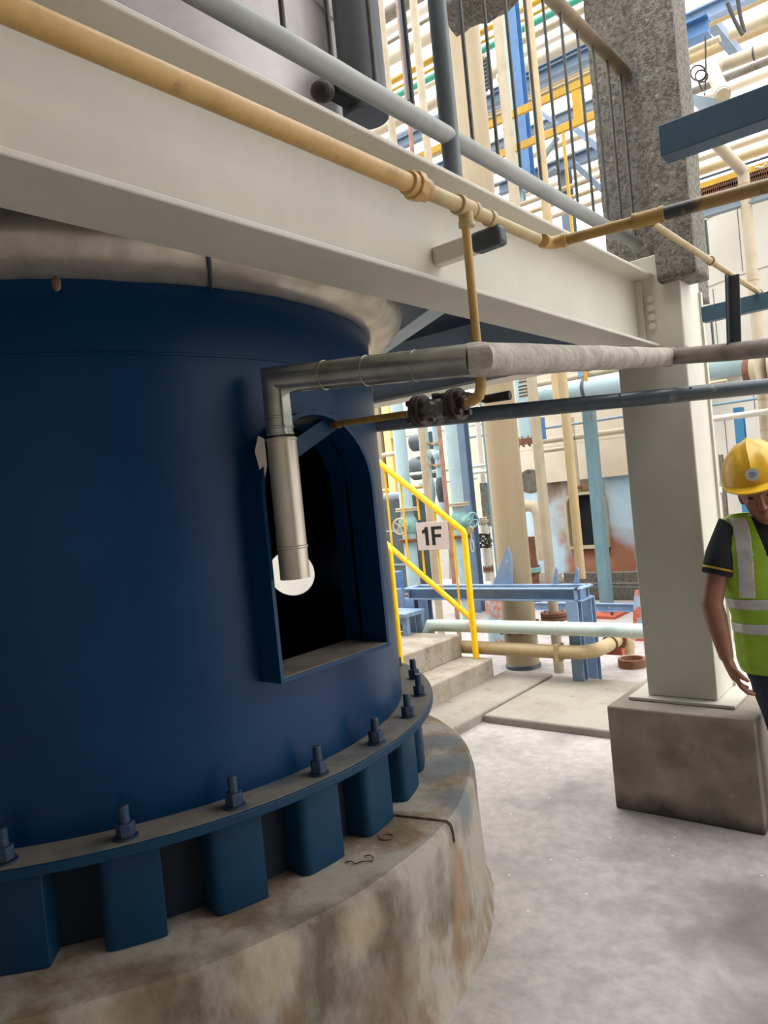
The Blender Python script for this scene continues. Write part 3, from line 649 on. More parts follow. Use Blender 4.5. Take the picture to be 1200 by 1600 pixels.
def vbeam(name, label, px, py, Y, w, z0, z1, m, flange=None, depth=None):
    p = at(px, py, Y=Y); d = (p-EYE).dot(Fw); w = w*d/FPX; q = depth or w*1.1; t = w*.09
    pr = [(-w/2,-q/2),(w/2,-q/2),(w/2,-q/2+t),(t/2,-q/2+t),(t/2,q/2-t),(w/2,q/2-t),(w/2,q/2),(-w/2,q/2),(-w/2,q/2-t),(-t/2,q/2-t),(-t/2,-q/2+t),(-w/2,-q/2+t)]
    vs = [Vector((p.x+x,p.y+y,z)) for z in (z0,z1) for x,y in pr]; n = 12
    return tag(MB().add(vs,[tuple(range(n))[::-1],tuple(range(n,2*n))]+[(i,(i+1)%n,n+(i+1)%n,n+i) for i in range(n)]).build(name, m), label, 'post')

# ---- tall uprights standing on the floor
p = at(814,1000,Y=5.42)
bc = thing('beige_pipe_column', 'thick beige pipe rising from the floor behind the blue frame', 'pipe', (p.x,p.y,0))
MB().tube([(p.x,p.y,z) for z in (0,1,2,3,5,8.5)], .137, 32).build('pipe_shaft', M['beige'], bc)
f = MB().disc((p.x,p.y,.335),(0,0,1),.2,.035,28).build('flange', M['rust'], bc, bevel=.004)
for i in range(12):
    w = math.pi*i/6; MB().disc((p.x+.175*math.cos(w),p.y+.175*math.sin(w),.335),(0,0,1),.013,.075,6).build('flange_bolt', M['rust'], f)
MB().lathe([(.137,0),(.145,.002),(.145,.03),(.137,.035)],(p.x,p.y,0),seg=28).build('base_collar', M['slate'], bc)
vert('thin_beige_pipe','thin beige pipe right of the thick beige one with a rusty flange','pipe',856,860,5.34,16,0,8.5,M['ivory'],[(.465,2.6,.03,'rust'),(.43,2.6,.03,'rust')])
vert('thin_beige_pipe','second thin beige pipe standing on the right end of the blue frame','pipe',904,860,5.40,14.5,.735,8.5,M['tan'])
# ---- light blue frame
fr = thing('pipe_support_frame', 'light blue steel frame table round the thick beige pipe', 'frame', (-3.1,5.2,0))
def chan(p, q, w, h, m, par, name, hint=None):
    pr = [(-w/2,-h/2),(w/2,-h/2),(w/2,-h/2+.01),(-w/2+.012,-h/2+.01),(-w/2+.012,h/2-.01),(w/2,h/2-.01),(w/2,h/2),(-w/2,h/2)]
    return MB().sweep(pr, p, q, hint).build(name, m, par, bevel=.002)
fx0, fx1, fy0, fy1, fz = -3.88, -2.31, 5.0, 5.19, .675
chan((fx1,fy0,fz),(fx0,fy0,fz),.06,.095,M['sky_blue'],fr,'front_beam')
chan((fx0,fy1,fz),(fx1,fy1,fz),.06,.095,M['sky_blue'],fr,'back_beam')
chan((fx1,fy1,fz),(fx1,fy0-.03,fz),.06,.095,M['sky_blue'],fr,'end_beam')
chan((fx0,fy0,fz),(fx0,fy1,fz),.06,.095,M['sky_blue'],fr,'end_beam')
for x,y in ((fx1-.05,fy0),(fx1-.03,fy1),(fx0+.05,fy0),(fx0+.05,fy1)):
    chan((x,y,0),(x,y,fz-.045),.09,.075,M['sky_blue'],fr,'leg',Vector((0,1,0)))
MB().prism([at(768,918,Y=5.2),at(800,917,Y=5.2),at(799,870,Y=5.2),at(793,853,Y=5.2)], Vector((0,1,0)), .014).build('gusset_plate', M['sky_blue'], fr)
for px in (868,901):
    MB().prism([at(px-6,914,Y=5.2),at(px+3,914,Y=5.2),at(px+3,890,Y=5.2),at(px,886,Y=5.2)], Vector((0,1,0)), .012).build('pipe_clip', M['sky_blue'], fr)
# ---- low pipes in front
mp_ = thing('mint_pipe', 'pale mint pipe running level in front of the blue frame', 'pipe', (-2.6,4.86,.36))
MB().tube([(-3.62,4.90,.36),(-3.58,4.90,.43),(-3.5,4.90,.435),(-2.6,4.90,.443),(-.4,4.90,.455)], .05, 20).build('pipe_run', M['mint'], mp_)
for x in (-2.45,-1.9,-3.2): MB().disc((x,4.90,.442),(1,0,0),.054,.02,20).build('joint_ring', M['tankwhite'], mp_)
tp = thing('tan_pipe', 'tan pipe low under the mint pipe bending away at the right', 'pipe', (-2.7,4.93,.2))
MB().tube([(-3.6,4.885,.272),(-2.42,4.885,.276),(-2.29,4.90,.278),(-2.215,4.98,.278),(-2.2,5.14,.278),(-2.2,5.38,.278),(-2.195,5.47,.265),(-2.19,5.5,.23),(-2.19,5.5,.14)], .05, 18).build('pipe_run', M['tan'], tp)
MB().disc((-2.2,5.2,.278),(0,1,0),.062,.012,18).build('joint_ring', M['rust'], tp)
MB().disc((-2.2,5.34,.278),(0,1,0),.075,.03,18).build('flange', M['rust'], tp)
MB().disc((-2.19,5.5,.2),(0,0,1),.055,.05,18).build('end_cap', M['tan'], tp)
MB().box((-2.47,4.832,.21),(-2.44,4.94,.335)).build('strap', M['tan'], tp)
rs = thing('red_pipe_rest', 'red oxide tee shaped rest under the tan pipe', 'support', (-2.3,5.22,0))
q = at(922,1054,Z=0)
MB().tube([(q.x,q.y,0),(q.x,q.y,.25)], .035, 14).build('rest_post', M['rust_red'], rs)
MB().box((q.x-.06,q.y-.03,.17),(q.x+.28,q.y+.03,.225)).build('rest_arm', M['rust_red'], rs)
q = at(981,1046,Z=0)
tag(MB().lathe([(.085,0),(.108,0),(.108,.066),(.085,.066)], (q.x,q.y+.1,0), seg=36, closed=True).build('pipe_stub', M['rust'], bevel=.003), 'rusty ring of cut pipe stub standing on the floor left of the white column', 'pipe stub')
q = at(777,965,Y=5.9)
tag(MB().tube([(q.x,q.y,0),(q.x,q.y,.28),(q.x,q.y,.48),(q.x,q.y,.56)],[.1,.1,.1,.05],20).build('bollard', mat('peeling_bollard', (150,176,186), .6, c2=(176,96,60), scale=5, lo=.45, hi=.55)), 'short peeling blue and orange stub left of the thick beige pipe', 'bollard')
# angle post on red plate
q = at(947,962,Y=7.75)
ap = thing('angle_post', 'teal rusty angle post bolted on a red floor plate', 'post', (q.x,q.y,0))
MB().bar((q.x,q.y,.03),(q.x,q.y,2.62),.115,.012,Vector((0,1,0))).bar((q.x+.052,q.y+.05,.03),(q.x+.052,q.y+.05,2.62),.012,.11,Vector((0,1,0))).build('angle_bar', M['tealpost'], ap)
pt_ = MB().box((q.x-.22,q.y-.25,0),(q.x+.2,q.y+.25,.03)).build('base_plate', M['rust_red'], ap)
for i,j in ((-1,-1),(1,-1),(1,1),(-1,1)): MB().disc((q.x-.01+.15*i,q.y+.17*j,.05),(0,0,1),.016,.06,6).build('plate_bolt', M['dark_steel'], pt_)
hpipe('low_blue_rail','low light blue rail behind the frame near the red plate','rail',900,948,6.6,836,1003,12,M['sky_blue'],bar=.7)
q = at(1000,960,Y=6.6)
tag(MB().loft([[Vector((q.x+x*k,6.6+y*k,z)) for x,y in ((-.05,-.05),(.12,-.05),(.12,.05),(-.05,.05))] for z,k in ((0,1),(.2,1),(.36,.7),(.45,.4))]).build('rail_foot', mat('peeling_foot', (130,166,190), .6, c2=(176,86,52), scale=4, lo=.4, hi=.5)), 'orange and blue peeling foot at the rail end beside the column', 'support')
# blue landing
lb = thing('steel_landing', 'light blue steel landing table behind the top step', 'platform', (-4.2,5.1,.385))
xa = at(671,950,Y=5.0).x
MB().box((xa-1.3,4.66,.53),(xa,4.93,.565)).build('landing_plate', M['sky_blue'], lb, bevel=.004)
for x,y,zb in ((xa-.03,4.90,0),(xa-.03,4.70,.387),(xa-1.2,4.90,0)): MB().box((x-.025,y-.02,zb),(x+.025,y+.02,.53)).build('leg', M['sky_blue'], lb)
q = at(612,885,Y=5.25)
tag(MB().box((q.x-.25,5.2,.3),(q.x+.1,5.28,.84)).build('steel_sheet', M['royal'], bevel=.01), 'royal blue steel sheet beside the yellow near post', 'sheet')
tag(MB().box((q.x-.2,5.1,.38),(q.x+.16,5.17,.70)).build('blue_bracket', M['sky_blue'], bevel=.01), 'light blue bracket in front of the royal blue panel', 'bracket')
# ---- pale blue valve columns
def valve_col(label, px, py, Y, dia, zv, m, vm, wheel):
    p = at(px,py,Y=Y); d = (p-EYE).dot(Fw); r = dia*d/FPX/2
    t = thing('valve_column', label, 'valve pipe', (p.x,p.y,0))
    MB().tube([(p.x,p.y,0),(p.x,p.y,3.4)], r, 22).build('pipe_shaft', m, t)
    for z in (zv-.19,zv+.19,.30):
        MB().disc((p.x,p.y,z-.012),(0,0,1),r*1.75,.02,24).disc((p.x,p.y,z+.012),(0,0,1),r*1.75,.02,24).build('flange', M['ivory'] if z > 1 else M['rust'], t, bevel=.003)
    MB().ball((p.x,p.y,zv),r*1.5,r*1.4,.15,18,10).build('valve_body', vm, t)
    dirv = Vector(wheel).normalized(); c = Vector((p.x,p.y,zv))
    MB().tube([c, c+dirv*r*2.2, c+dirv*r*2.25, c+dirv*r*3.0],[r*.9,r*.8,r*.35,r*.25],16).build('bonnet', vm, t)
    a, b = frame_of(dirv); wc = c+dirv*r*3.0; R2 = r*1.15
    wb = MB().tube([wc+(a*math.cos(2*math.pi*i/20)+b*math.sin(2*math.pi*i/20))*R2 for i in range(21)], r*.16, 8)
    for i in range(5): wb.tube([wc, wc+(a*math.cos(2*math.pi*i/5)+b*math.sin(2*math.pi*i/5))*R2], r*.1, 6)
    wb.build('handwheel', M['ivory'] if dirv.y < -.5 else vm, t)
    return t
valve_col('tall pale blue pipe with a handwheel valve behind the stair railing', 628,720,7.2,20.5,1.155,M['paleblue'],M['aqua'],(.25,-1,0))
valve_col('pale blue pipe with an aqua valve pointing right beside the blue steel post', 709,720,7.3,19.5,1.16,M['paleblue'],M['aqua'],(1,-.25,0))
vbeam('blue_steel_post','slate blue steel post between the valve pipe and the thick beige pipe',731,760,7.75,14,0,3.5,M['steelblue'])
vert('ivory_pipe','tall thin ivory upright between the two pale blue valve pipes','pipe',667,760,6.3,12,0,9,M['ivory'])
vert('brown_pipe','tall thin rusty pink upright left of the second valve pipe','pipe',695,760,6.2,7,0,9,mat('pinkish_brown', (160,122,106), .6, c2=(130,92,76), scale=14))
vert('small_teal_pipe','very thin teal upright hugging the left of the thick beige pipe','pipe',762,740,6.6,4,.3,3.5,M['tealpost'])
# pump valves between
for i,(px,lab) in enumerate(((668,'left round pale blue valve body behind the ivory upright'),(683,'right round pale blue valve body behind the brown upright'))):
    c = at(px,711,Y=7.9); t = thing('globe_valve', lab, 'valve', (c.x,c.y,c.z-.5))
    MB().ball(c,.058,.058,.075,16,10).build('valve_body', M['paleblue'], t)
    MB().tube([c-Vector((0,0,.9)),c+Vector((0,0,1.2))],.036,16).build('pipe_shaft', M['paleblue'], t)
    for z in (.15,-.13): MB().disc(c+Vector((0,0,z)),(0,0,1),.06,.025,20).build('flange', M['tan'], t)
    MB().ball(c-Vector((0,0,.45)),.06,.06,.2,14,10).build('lower_bulge', M['slate'] if i else M['paleblue'], t)
c = at(660,690,Y=8.2)
tag(MB().disc(c,(1,0,0),.12,.3,18).disc(c+Vector((0,0,-.35)),(1,0,0),.16,.35,18).build('pump_casing', M['slate']), 'dark pump casing behind the pale blue valves', 'pump')
for i,(py,l,r,dia,m,lab) in enumerate(((734,640,765,5,'tankwhite','thin white pipe across the valve columns at mid height'),(752,655,745,4,'mint','thin mint pipe just below the white one across the valves'),(709,598,632,7,'ivory','short ivory pipe at the vessel edge behind the handrail top'),(775,602,640,12,'bluegrey','thick grey pipe behind the left handrail balusters'))):
    hpipe('thin_pipe' if dia < 6 else 'short_pipe',lab,'pipe',700 if i<2 else 615,py,8.0+.15*i,l,r,dia,M[m])
tag(MB().prism([at(676,800,Y=8.4),at(699,806,Y=8.4),at(702,905,Y=8.4),at(682,905,Y=8.4),at(672,845,Y=8.4)][::-1]+[], Vector((0,1,0)), .4).build('white_hopper', M['tankwhite']), 'white tapering hopper behind the sign', 'hopper')
q = at(620,840,Y=8.6)
cb = thing('dark_cabinet', 'dark grey cabinet behind the pale blue handwheel valve', 'cabinet', (q.x,8.8,0))
MB().box((q.x-.7,8.6,.0),(q.x+.32,9.1,1.52)).build('cabinet_body', M['dark_steel'], cb, bevel=.01)
for z in (.5,1.0): MB().box((q.x-.68,8.585,z),(q.x+.30,8.6,z+.03)).build('shelf_edge', M['bluegrey'], cb)
vbeam('cream_square_post','cream yellow square post beside the vessel edge',607,665,9.4,12,0,3.2,mat('cream_yellow', (246,214,140), .5))
vbeam('brown_post','dull brown post left of the cream yellow one',592,665,9.75,13,0,3.2,mat('dull_brown', (140,126,100), .6))
# panel & hoses right of the blue post
q = at(762,786,Y=8.3)
tag(MB().box((q.x-.1,8.3,q.z-.3),(q.x+.09,8.4,q.z+.27)).build('control_box', M['valve_grey'], bevel=.01), 'small grey control box left of the thick beige pipe', 'box')
vert('white_bottle_pipe','short white cylinder tangled with hoses beside the blue post','cylinder',759,850,8.0,13,.35,1.15,M['tankwhite'],[(1.1,1.25,.05,'ivory'),(.5,1.25,.05,'rust')])
hs = []
for i in range(40): hs.append(at(758+9*math.sin(i*1.1)+3*math.sin(i*2.3), 845+11*math.cos(i*.83), Y=7.86+.03*math.sin(i)))
tag(MB().tube(hs, .008, 6).build('hose_tangle', M['cable']), 'tangled dark hoses hanging on the white cylinder', 'hose')
vert('white_upright','slim white upright right of the blue steel post','pipe',750,700,8.6,8,0,3.4,M['tankwhite'])
hpipe('white_pipe','white level pipe reaching to the left side of the thick beige pipe','pipe',745,738,8.5,720,772,6,M['tankwhite'])
vert('blue_valve_pipe','pale blue pipe end with a rusty flange just right of the thick beige pipe','pipe',823,700,7.0,20,1.92,3.3,M['paleblue'],[(1.95,1.5,.06,'rust')])
c = at(829,752,Y=6.9); t = thing('blank_flange', 'grey round blank flange facing out between the beige pipes', 'flange', (c.x,c.y,c.z-.15))
MB().disc(c,(.3,-1,0),.125,.05,26).build('disc', M['valve_grey'], t, bevel=.005)
for i in range(8):
    w = math.pi*i/4; a,b = frame_of(Vector((.3,-1,0))); MB().disc(c+(a*math.cos(w)+b*math.sin(w))*.1,(.3,-1,0),.013,.08,6).build('flange_bolt', M['rust'], t)
c = at(832,800,Y=6.9)
tag(MB().tube([c+Vector(v) for v in ((-.15,0,.06),(-.04,0,.07),(.03,0,.05),(.06,0,0),(.065,0,-.12),(.065,0,-.5))], .06, 16).build('ivory_elbow', M['ivory']), 'ivory elbow pipe under the blank flange between the beige pipes', 'pipe')
q = at(830,850,Y=7.0)
vert('rusty_trap','rusty brown stub below the elbow between the beige pipes','pipe',830,868,7.05,18,.2,.95,M['rust'],[(.6,1.5,.05,'aqua')])
# ---- far blue skirted tank
tc_ = at(985,800,Y=11.4); TR = 1.62
tk = thing('skirted_tank', 'cream clad tank on a rust stained light blue skirt', 'tank', (tc_.x,tc_.y,0))
def rust_skirt():
    m = mat('rusty_blue_skirt', (168,192,206), .6, c2=(140,172,192), scale=2.2)
    N = m.node_tree.nodes; L = m.node_tree.links; b = N['Principled BSDF']; base = b.inputs['Base Color'].links[0].from_socket
    tcn = N['Texture Coordinate']
    nz = N.new('ShaderNodeTexNoise'); nz.inputs['Scale'].default_value = 2.4; nz.inputs['Detail'].default_value = 7; L.new(tcn.outputs['Object'], nz.inputs['Vector'])
    for cen, rad, col in (((-.12,-1.6,1.0), .55, (158,122,80)), ((.1,-1.6,.3), .7, (146,96,72)), ((-.55,-1.6,1.5), .3, (112,88,66))):
        d = N.new('ShaderNodeVectorMath'); d.operation = 'DISTANCE'; d.inputs[1].default_value = cen; L.new(tcn.outputs['Object'], d.inputs[0])
        a = N.new('ShaderNodeMath'); a.operation = 'MULTIPLY_ADD'; a.inputs[1].default_value = -1.1; a.inputs[2].default_value = 1.1*rad; L.new(d.outputs['Value'], a.inputs[0])
        c = N.new('ShaderNodeMath'); L.new(a.outputs[0], c.inputs[0]); L.new(nz.outputs['Fac'], c.inputs[1])
        r = N.new('ShaderNodeMapRange'); r.inputs[1].default_value = .48; r.inputs[2].default_value = .82; L.new(c.outputs[0], r.inputs[0])
        x = N.new('ShaderNodeMix'); x.data_type = 'RGBA'; x.inputs[7].default_value = lin(col); L.new(r.outputs[0], x.inputs[0]); L.new(base, x.inputs[6]); base = x.outputs[2]
    L.new(base, b.inputs['Base Color']); return m
ts = MB().lathe([(TR-.03,.2),(TR,.2),(TR,1.56),(TR-.03,1.56)], tc_.xy.to_3d(), seg=96, closed=True).build('skirt', rust_skirt(), tk)
ts['label'] = 'rust stained light blue skirt'
oc = at(924,812,Y=9.9)
ox0, ox1 = at(893,812,Y=9.85).x, at(951,812,Y=9.85).x
oz0, oz1 = at(930,853,Y=9.85).z, at(940,768,Y=9.85).z
def rarch(x0,x1,z0,z1,y,rr,n=8):
    pts = [Vector((x0,y,z0)),Vector((x1,y,z0))]
    pts += [Vector((x1-rr+rr*math.cos(math.pi/2*i/n),y,z1-rr+rr*math.sin(math.pi/2*i/n))) for i in range(n+1)]
    pts += [Vector((x0+rr-rr*math.sin(math.pi/2*i/n),y,z1-rr+rr*math.cos(math.pi/2*i/n))) for i in range(n+1)]
    return pts
boolean(ts, MB().prism(rarch(ox0,ox1,oz0,oz1,8.9,.16), (0,1,0), 1.6).build('cut', M['ivory'], loc=Vector((0,0,0))))
ob = rarch(ox0-.02,ox1+.02,oz0-.02,oz1+.02,9.68,.17)
ib_ = rarch(ox0+.02,ox1-.02,oz0+.02,oz1-.02,9.68,.14)
n = len(ob); m = MB()
m.add(ob+ib_+[p+Vector((0,.3,0)) for p in ob]+[p+Vector((0,.3,0)) for p in ib_],
      [f for i in range(n) for j in [(i+1) % n] for f in ((i,j,n+j,n+i),(2*n+i,3*n+i,3*n+j,2*n+j),(i,2*n+i,2*n+j,j),(n+i,n+j,3*n+j,3*n+i))])
m.build('opening_frame', M['ivory'], tk)
MB().lathe([(TR-.05,.2),(TR-.05,1.55)], tc_.xy.to_3d(), seg=48, a0=90, a1=270+180-90).build('skirt_lining', M['darkvoid'], tk)
zc = [1.52,1.68,1.72]
MB().lathe([(TR+.05,1.5),(TR+.09,1.5),(TR+.09,2.0),(TR+.085,2.0),(TR+.085,2.01),(TR+.09,2.01),(TR+.09,2.6),(TR+.085,2.6),(TR+.085,2.61),(TR+.09,2.61),(TR+.09,3.4),(.4,3.7)], tc_.xy.to_3d(), seg=96).build('cladding', M['claddingcream'], tk, smooth=30)
MB().lathe([(TR-.1,0),(TR+.15,0),(TR+.15,.2),(TR-.1,.2)], tc_.xy.to_3d(), seg=64, closed=True).build('tank_plinth', M['concrete'], tk)
hpipe('white_floor_pipe','white pipe along the foot of the far blue skirt','pipe',950,900,8.9,880,1040,8,M['tankwhite'])
for i,(py,l,r,lab) in enumerate(((912,880,1030,'upper thin steel conduit low before the far tank'),(918,880,1030,'lower thin steel conduit low before the far tank'))):
    hpipe('conduit',lab,'conduit',950,py,8.5,l,r,3,M['baluster'])
q0, q1 = xat(880,8.7,.3), xat(1030,8.7,.3)
tag(MB().box((q0,8.7,.0),(q1,8.78,.34)).build('low_kerb', mat('dark_mesh_kerb', (96,90,80), .9, c2=(60,58,54), scale=30), bevel=.01), 'low dark mesh faced kerb before the far tank', 'kerb')
vert('ivory_drain','rusting ivory drain pipe down the cream tank cladding','pipe',900,720,9.0,6,1.35,2.3,M['ivory'],[(1.4,2.2,.04,'rust')])
hpipe('ivory_level_pipe','ivory pipe level across the cream tank behind the column','pipe',905,682,8.6,838,1060,9,M['ivory'],bands=(.3,.7))
hpipe('grey_level_pipe','thin grey pipe level above the ivory one across the tank','pipe',905,661,8.5,836,1060,4.5,M['bluegrey'])
hpipe('short_ivory_pipe','short ivory pipe between the thin beige uprights','pipe',865,703,8.7,838,895,6,M['ivory'])
hpipe('pale_blue_main','large pale blue level pipe crossing behind the column','pipe',900,611,7.4,815,1178,34,M['paleblue'],bands=(.32,.62),seg=24)
hpipe('beige_level_pipe','beige level pipe just above the large pale blue one','pipe',890,591,7.7,820,1000,9,M['ivory'])
q = at(852,672,Y=7.3)
tag(MB().box((q.x-.02,7.2,q.z-.1),(q.x+.03,7.25,q.z+.13)).build('pipe_hanger', M['royal']), 'small blue pipe hanger between the thin beige uprights', 'hanger')
# slatted warning plates
for i,(px,py) in enumerate(((810,590),(811,612))):
    c = at(px+3,py,Y=5.75); t = thing('warning_plate', ('upper','lower')[i]+' of two striped plates with yellow ends behind the beige pipe', 'plate', (c.x,c.y,c.z-.06))
    MB().box((c.x-.02,c.y,c.z-.055),(c.x+.09,c.y+.01,c.z+.055)).build('plate', M['tankwhite'], t)
    MB().box((c.x+.065,c.y-.004,c.z-.06),(c.x+.1,c.y+.012,c.z+.06)).build('yellow_end', M['yellow'], t)
    for k in range(4): MB().box((c.x-.02,c.y-.003,c.z-.045+.028*k),(c.x+.064,c.y,c.z-.034+.028*k)).build('dark_stripe', M['dark_steel'], t)

tag(MB().box((-8.5,5.6,0),(-5.3,5.8,2.4)).build('block_wall', M['tankwhite']), 'pale wall glimpsed through the round hole in the vessel skirt', 'wall')
# ================================================================== upper level behind the railing
vert('hanging_rod','dark rod ending in mid air left of the dark railing post','rod',632,80,5.0,7,at(640,157,Y=5.0).z,8.5,M['dark_steel'])
vert('ivory_upright','ivory upright close to the left of the dark railing post','pipe',662,170,6.2,12.5,3.0,9,M['ivory'])
vbeam('blue_column','bright blue steel column under the ragged concrete stub',806,70,7.6,16,4.86,9.5,M['royal'])
vbeam('pale_column','pale blue grey column left of the bright blue one',793,70,7.9,9,4.7,9.5,M['paleblue'])
RK = [ # name,label,px,py,Y,l,r,dia,mat
 ('green_pipe','green level pipe high in the rack',740,86,9.0,560,925,10,'green'),
 ('yellow_pipe','yellow level pipe just above the green one',740,73,9.1,560,925,5,'mustard'),
 ('orange_pipe','mustard level pipe second above the green one',740,57,9.3,560,925,9,'mustard'),
 ('rack_pipe','fat white pipe at the top left of the rack',630,33,9.6,560,800,15,'tankwhite'),
 ('rack_pipe','fat ivory pipe below the white one at the left of the rack',630,80,9.0,598,690,20,'claddingcream'),
 ('rack_pipe','thin grey pipe under the fat ivory one at the left of the rack',625,56,9.9,560,700,6,'bare_pipe'),
 ('rack_pipe','ivory pipe right under the green one between the balusters',860,42,9.2,780,925,11,'ivory'),
 ('rack_pipe','white pipe second under the green one between the balusters',865,62,9.4,780,930,9,'tankwhite'),
 ('rack_pipe','fat cream pipe lying on the blue rack beam behind the balusters',868,81,8.8,780,930,19,'claddingcream'),
 ('rack_pipe','ivory pipe low behind the mustard guard rail at its left',655,250,8.3,600,760,12,'ivory'),
 ('rack_pipe','tan pipe behind the balusters just above the mustard rail',835,155,8.4,760,940,9,'tan'),
 ('rack_pipe','ivory pipe topmost of three low behind the grey rail',890,292,7.8,800,950,8,'ivory'),
 ('rack_pipe','tan pipe middle of three low behind the grey rail',895,308,7.6,800,950,7,'tan'),
 ('rack_pipe','cream pipe lowest of three low behind the grey rail',900,325,7.4,800,950,9,'claddingcream'),
 ('rack_pipe','small cream pipe at the upper left edge of the rack',700,118,9.6,598,760,8,'claddingcream'),
]
for nm,lab,px,py,Y,l,r,dia,m in RK: hpipe(nm,lab,'pipe',px,py,Y,l,r,dia,M[m],group='level pipes of the upper rack')
RB = [
 ('rack_beam','upper blue grey beam carrying the fat cream pipe',865,102,8.6,770,1000,14,'steelblue'),
 ('rack_beam','blue grey beam second from the top behind the balusters',870,122,8.9,740,1000,9,'bluegrey'),
 ('rack_beam','dark blue beam behind the mustard top rail',700,190,8.2,590,960,16,'steelblue'),
 ('rack_beam','dark blue beam between the two mustard rails',830,205,8.0,600,930,13,'bluegrey'),
 ('rack_beam','dark blue beam low behind the balusters',885,256,7.8,780,960,18,'steelblue'),
 ('rack_beam','short blue beam behind the foot of the dark railing post',690,262,7.8,640,760,15,'steelblue'),
]
for nm,lab,px,py,Y,l,r,dia,m in RB: hpipe(nm,lab,'beam',px,py,Y,l,r,dia,M[m],bar=.7,group='beams of the upper rack')
vbeam('rack_post','blue post with pale flange standing behind the mustard guard rail',873,170,7.9,16,3.3,5.0,M['steelblue'])
vbeam('rack_post','lower blue post below the mustard guard rail',881,235,7.7,15,2.6,4.1,M['sky_blue'])
# further runs deeper in the rack
R2 = [
 ('fat grey white pipe furthest left in the deep rack',625,10,11.0,560,720,22,'bare_pipe'),
 ('cream pipe behind the pink upright in the deep rack',640,112,11.2,560,760,11,'ivory'),
 ('fat ivory pipe just under the ragged stub in the deep rack',700,150,11.4,560,800,16,'ivory'),
 ('grey pipe low in the deep rack left of the beige column',640,205,10.8,560,760,12,'bluegrey'),
 ('tan pipe between the blue beams in the deep rack',850,140,10.6,760,980,8,'tan'),
 ('white pipe between the mustard rails in the deep rack',850,188,10.9,740,980,10,'tankwhite'),
 ('ivory pipe under the mustard lower rail in the deep rack',870,228,10.6,760,980,9,'ivory'),
 ('grey pipe just above the low blue beam in the deep rack',900,240,11.2,760,980,7,'bare_pipe'),
 ('cream pipe just below the low blue beam in the deep rack',900,275,11.0,760,980,9,'claddingcream'),
 ('fat ivory pipe above the vivid blue box in the deep rack',1120,5,11.0,1050,1290,18,'ivory'),
 ('tan pipe behind the two dark cables in the deep rack',1150,62,11.2,1050,1290,16,'tan'),
 ('grey pipe behind the cable loop in the deep rack',1120,128,11.4,1050,1290,12,'bare_pipe'),
 ('ivory pipe behind the diagonal pipe in the deep rack',1140,215,11.0,1050,1290,14,'ivory'),
 ('white pipe lowest at right in the deep rack',1140,276,10.4,1050,1290,12,'tankwhite')]
for lab,px,py,Y,l,r,dia,m in R2: hpipe('rack_pipe',lab,'pipe',px,py,Y,l,r,dia,M[m],group='level pipes of the upper rack')
# mustard guard rail
gr = thing('guard_rail', 'mustard yellow guard rail on the far walkway behind the balusters', 'railing', tuple(at(905,200,Y=6.6)))
for px,py,l,r,h in ((830,166,560,945,11),(860,209,560,945,11)):
    p = at(px,py,Y=6.6); d = (p-EYE).dot(Fw); h = h*d/FPX
    MB().box((xat(l,6.6,p.z),6.58,p.z-h/2),(xat(r,6.6,p.z),6.62,p.z+h/2)).build('rail_bar', M['mustard'], gr)
ztop, zlow = at(830,166,Y=6.6).z, at(860,209,Y=6.6).z
for px,py,zz in ((902,163,zlow),(748,270,zlow-.3),(800,230,zlow-.3)):
    q = at(px,py,Y=6.6); hw = .04 if px > 890 else .02
    MB().box((q.x-hw,6.585,zz),(q.x+hw,6.63,ztop)).build('rail_post', M['mustard'], gr)
q = at(884,250,Y=6.6); MB().box((q.x-.012,6.585,2.4),(q.x+.012,6.61,zlow)).build('rail_post', M['mustard'], gr)
# diagonal braces
for i,(a,b,w,m,lab) in enumerate((((848,248),(872,214),6,'bluegrey','short grey brace rising right below the mustard rail'),
    ((893,196),(940,236),9,'sky_blue','upper pale blue brace falling right to the coated column'),
    ((893,252),(945,300),8,'steelblue','lower blue brace falling right to the coated column'),
    ((835,168),(872,196),6,'sky_blue','pale brace between the two mustard rails'),
    ((820,300),(868,262),5,'bluegrey','thin grey brace low behind the grey rail'))):
    P, Q = at(*a,Y=7.1+.05*i), at(*b,Y=7.1+.05*i); d = (P-EYE).dot(Fw)
    tag(MB().bar(P,Q,.05,w*d/FPX).build('brace', M[m], bevel=.004), lab, 'brace')
vert('ivory_upright','jointed tan upright low behind the fourth baluster','pipe',836,260,6.9,12,2.3,4.05,M['cream_pipe'],[(2.9,1.15,.02,'tan')])
vert('ivory_upright','short ivory upright below the mustard rail left of the jointed one','pipe',795,250,7.2,12,2.3,4.0,M['ivory'])
# chain ladder strips
def ladder(name,label,px0,py0,px1,py1,Y,w,n,ma,mb):
    P, Q = at(px0,py0,Y=Y), at(px1,py1,Y=Y); d = (P-EYE).dot(Fw); w = w*d/FPX; x = (P.x+Q.x)/2
    t = thing(name,label,'ladder',(x,Y,min(P.z,Q.z)))
    for s in (-1,1): MB().box((x+s*w/2-.012,Y,Q.z),(x+s*w/2+.012,Y+.04,P.z)).build('rail', M[mb], t)
    for i in range(n):
        z = Q.z+(P.z-Q.z)*(i+.5)/n; MB().box((x-w/2,Y-.01,z-.018),(x+w/2,Y+.02,z+.012)).build('rung', M[ma], t)
    return t
ladder('cable_ladder','small dark cable ladder beside the second thin beige upright',757,90,761,140,8.1,6,8,'dark_steel','dark_steel')

